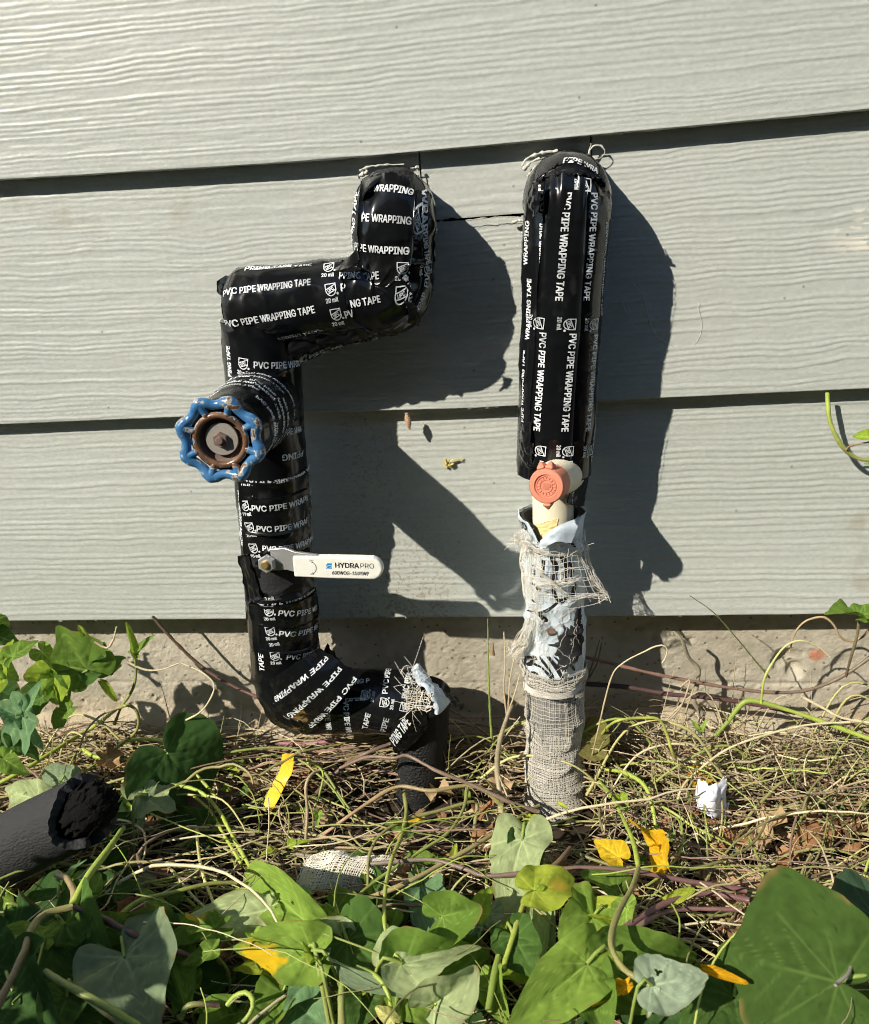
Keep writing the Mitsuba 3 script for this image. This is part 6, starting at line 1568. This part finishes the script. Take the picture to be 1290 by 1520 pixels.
# fallen leaves
def fallen(label, b, t, w, kind, tone, **k):
    m, c = leaf(Q(*b), Q(*t), w, kind, tone, **k)
    single("fallen_leaf", label, "leaf", m, "leaf", color=c)
fallen("torn bright yellow fallen leaf lying in the straw right of the gauze-wrapped pipe", (982, 1258, .056), (932, 1203, .060), .8, "ovate", "yellow", roll=-15, wave=.12)
fallen("second bright yellow leaf, right beside the torn one and lower", (986, 1282, .056), (970, 1226, .060), .75, "heart", "yellow", roll=25)
fallen("yellow leaf half buried under straws left of the two bright ones", (918, 1272, .050), (880, 1244, .052), 1.0, "heart", (.66, .46, .03), roll=0)
fallen("yellow-green leaf behind the purple runner at the front right", (988, 1340, .060), (1036, 1317, .064), .8, "ovate", "lime", roll=-10)
fallen("small yellow and brown leaf just above the white scrap", (1040, 1151, .036), (1027, 1172, .036), .80, "round", "yellow", roll=0, patch=((.16, .10, .06), 0.0, 0.9, 0.4))
fallen("orange-yellow leaf tip showing beside the milky leaf at the lower right", (1046, 1438, .088), (1114, 1458, .088), .55, "ovate", (.70, .36, .01), roll=10)
fallen("orange-yellow leaf folded in two near the bottom edge, left of the milky leaf", (932, 1462, .078), (876, 1488, .080), .7, "ovate", (.72, .42, .02), roll=-10, fold=.6)
fallen("yellow scrap of leaf by the foot of the black foam leg", (604, 1222, .045), (630, 1213, .047), .8, "ovate", "yellow")
fallen("dull yellow leaf leaning on the right side of the gauze-wrapped pipe's foot", (868, 1085, -.03), (892, 1130, -.05), 1.0, "round", (.22, .20, .07), roll=20)
for i, (b, t) in enumerate([((1190, 1202, .015), (1240, 1190, .02)), ((1250, 1232, .02), (1262, 1195, .02)), ((1160, 1290, .02), (1175, 1250, .03)), ((1280, 1215, .02), (1240, 1240, .02)), ((1150, 1180, .02), (1120, 1200, .02)), ((1240, 1180, .02), (1270, 1160, .02))]):
    fallen(["curled brown leaf at the right, under the grass tuft", "upright brown leaf at the right edge of the litter", "copper brown leaf sticking up behind the largest green leaf", "brown leaf lying flat at the right edge", "brown leaf left of the grass tuft at the right", "pale brown leaf highest on the litter at the right"][i], b, t, .8, ["ovate", "heart"][i % 2], [(.36, .20, .10), (.30, .16, .08), (.40, .20, .10), (.34, .22, .13), (.28, .16, .09), (.42, .28, .16)][i], fold=.5, wave=.2, curl=.4)
m, c = leaf(Q(158, 1128, .058), Q(184, 1122, .06), 1.0, "round", (.38, .24, .12), wave=.5, fold=.6)
single("dried_flower", "crumpled dried tan flower above the end of the foam tube", "flower", m, "dry", color=c)

# loose things
fa, fb = Q(-110, 1318, .015), Q(140, 1196, .100)
fd = unit(fb - fa)
FO = Tube([fa, (fa + fb) / 2, fb], [.0265, .0255, .0240], [0.0], seed=70, wr=.5, crease=.2)
tube_k = thing("foam_pipe_tube", "loose black foam pipe tube lying at the left edge, split at its end", "foam tube")
JAG = -1.15
def tube_top(th):
    w_ = (th + np.pi) % (2 * np.pi) - np.pi
    return 0.004 + 0.018 * np.exp(-((w_ - 0.1) / 0.75) ** 2) + 0.006 * (meshkit.noise(np.stack([w_ * 3, w_ * 0, w_ * 0], -1), 3) - .5) + 0.004 * meshkit.noise(np.stack([np.cos(th) * 7, np.sin(th) * 7, th * 0], -1), 4) + 0.016 * np.exp(-(((w_ - JAG) / 0.10) ** 2))
FO2 = Tube([fb, (fa + fb) / 2, fa], [.0240, .0255, .0265], [0.0], seed=70, wr=.5, crease=.2)
part(tube_k, "foam_shell", torn(FO2, tube_top, FO2.len, 0.0, 0.007, 150, 80), "foam_tube", smooth=50)
core = trimesh.creation.icosphere(subdivisions=4, radius=.0165); core.vertices = core.vertices * V(1.2, 1, 1) + (meshkit.noise(core.vertices * 400, 3)[:, None] - .5) * .009 + (fb - fd * 0.006)
part(tube_k, "foam_plug", core, "foam_black", smooth=True, label="crumbly black foam stuffed in the tube's end")
yt = thing("yellow_tape", "twisted strip of yellow tape standing in the straw left of the bottom elbow", "tape")
part(yt, "strip", sheet([[Q(419, 1120, .064), Q(437, 1118, .064)], [Q(416, 1142, .058), Q(434, 1146, .060)], [Q(404, 1164, .050), Q(426, 1160, .054)], [Q(396, 1182, .044), Q(414, 1186, .046)], [Q(390, 1202, .036), Q(404, 1203, .038)]], thick=.0004, rough=.0008, seed=5, nu=40, nv=12), "yellow_tape", smooth=50)
sc_ = thing("white_scrap", "crumpled white plastic scrap lying in the straw at the right", "scrap")
part(sc_, "sheet", sheet([[Q(1036, 1156, .048), Q(1058, 1166, .054), Q(1080, 1148, .056)], [Q(1034, 1180, .040), Q(1056, 1186, .052), Q(1076, 1174, .046)], [Q(1036, 1200, .028), Q(1058, 1205, .038), Q(1080, 1196, .032)], [Q(1050, 1212, .022), Q(1066, 1214, .026), Q(1082, 1210, .022)]], thick=.0004, rough=.0020, seed=8, nu=34, nv=34), "paper", smooth=25)
gp = Pile()
def gauze_drape(rows, nu, nv, r, seed):
    R = [spline([Q(*q) for q in row], 24) for row in rows]; G = np.stack([spline(np.stack([q[j] for q in R]), 24) for j in range(24)], 1)
    G = G + .0035 * (meshkit.noise(G * V(90, 90, 90), seed)[..., None] - .5) * V(.3, .3, 2)
    rn = np.random.default_rng(seed)
    for k in range(nu + nv):
        w = np.clip(((k + .5) / nu if k < nu else (k - nu + .5) / nv) + rn.normal(0, .006), 0, .999) * 23
        t = np.linspace(rn.uniform(0, .06), rn.uniform(.94, 1), 14) * 22.99
        i, a = int(w), w - int(w); j = t.astype(int); b = (t - j)[:, None]
        g = G if k < nu else G.transpose(1, 0, 2)
        P = g[i, j] * (1 - a) * (1 - b) + g[min(i + 1, 23), j] * a * (1 - b) + g[i, j + 1] * (1 - a) * b + g[min(i + 1, 23), j + 1] * a * b
        gp.add(*wire(P + rn.normal(0, .0002, P.shape), r, sides=4, smooth=False)[:2])
gauze_drape([[(458, 1272, .050), (500, 1264, .052), (560, 1270, .050), (605, 1276, .046)], [(446, 1292, .046), (490, 1284, .056), (550, 1288, .050), (590, 1290, .044)], [(436, 1322, .034), (470, 1324, .040), (515, 1326, .034), (560, 1312, .032)]], 26, 60, .00035, 5)
single("gauze_scrap", "rumpled scrap of gauze lying in the straw in front of the left pipe", "gauze", gp.mesh(), "thread", smooth=False)
# on the wall
case = thing("insect_case", "small brown ribbed insect case hanging from the middle board's lower edge", "insect case")
cz = [(0, 0), (.0014, .0006)] + [(.0024 * math.sin(math.pi * (.16 + .70 * k / 14)) * (1 + .10 * (-1) ** k), .0012 + .0105 * k / 14) for k in range(15)] + [(.0010, .0128), (0, .0134)]
part(case, "shell", lathe(cz, at(604, 611, -.001) + V(0, -.003, 0), unit(V(.12, -.06, -1)), n=20), "case", smooth=35)
fl_ = thing("dried_blossom", "tiny dried yellow blossom stuck to the lowest board between the pipes", "flower")
bl = Pile()
C0 = at(665, 688, -.0065)
for k in range(7):
    m, c = leaf(C0, C0 + V(.005 * math.cos(k * .9), -.002, .005 * math.sin(k * .9)), .7, "ovate", (.50, .44, .16), wave=.3, fold=.6, res=(7, 20), rib=False, facing=(0, -1, 0)); bl.add(m.vertices, m.faces, c)
for k in range(4):
    v, f, g = wire([C0, at(676, 684 - k, -.0055), at(686, 679 + 2 * k, -.0065)], .0005, .0003, n=8, sides=5); bl.add(v, f, V(.55, .50, .25))
part(fl_, "petals", bl.mesh(), "dry", color=bl.col())
hair = thing("loose_thread", "fine pale thread curled on the middle board right of the straight pipe", "thread")
part(hair, "strand", trimesh.Trimesh(*wire([at(940, 421, -0.0026), at(956, 440, -0.0020), at(962, 466, -0.0026), at(972, 494, -0.0026), at(992, 510, -0.0020), at(1016, 517, -0.0024), at(1034, 508, -0.0021), at(1042, 484, -0.0024), at(1036, 458, -0.0022), at(1038, 448, -0.0026)], .00013, n=70, sides=4)[:2], process=False), "thread", smooth=False)
part(hair, "strand", trimesh.Trimesh(*wire([at(922, 442, -0.0026), at(928, 460, -0.0021), at(938, 478, -0.0026), at(944, 488, -0.0026)], .00011, n=30, sides=4)[:2], process=False), "thread", smooth=False)

# unseen weeds out of view at the left, placed to shade the near left corner
p = Plant("unseen_weed", "clump of tall leafy weeds out of view beyond the left edge, placed to shade the near left corner", "weed")
wr_ = np.random.default_rng(55)
for i in range(9):
    b0 = V(-.44 - .045 * (i % 5), -.40 - .022 * i, GROUND); top = b0 + V(wr_.uniform(-.03, .05), wr_.uniform(-.03, .03), wr_.uniform(.18, .31))
    m, c = stem([b0, (b0 + top) / 2 + V(.01, 0, 0), top], .0022, .0010, GREEN, LIME, n=20, seed=i); part(p.k, "stem", m, "plant", color=c)
    for k in range(7):
        P0 = b0 + (top - b0) * (.35 + .65 * k / 6); a = wr_.uniform(0, 2 * np.pi); E = P0 + .075 * V(math.cos(a), math.sin(a), wr_.uniform(-.3, .5))
        m, c = leaf(P0, E, 1.0, "heart", ["mid", "dark", "bright"][k % 3], facing=V(.2, -.2, 1), res=(10, 36)); part(p.k, "leaf", m, "leaf", color=c)
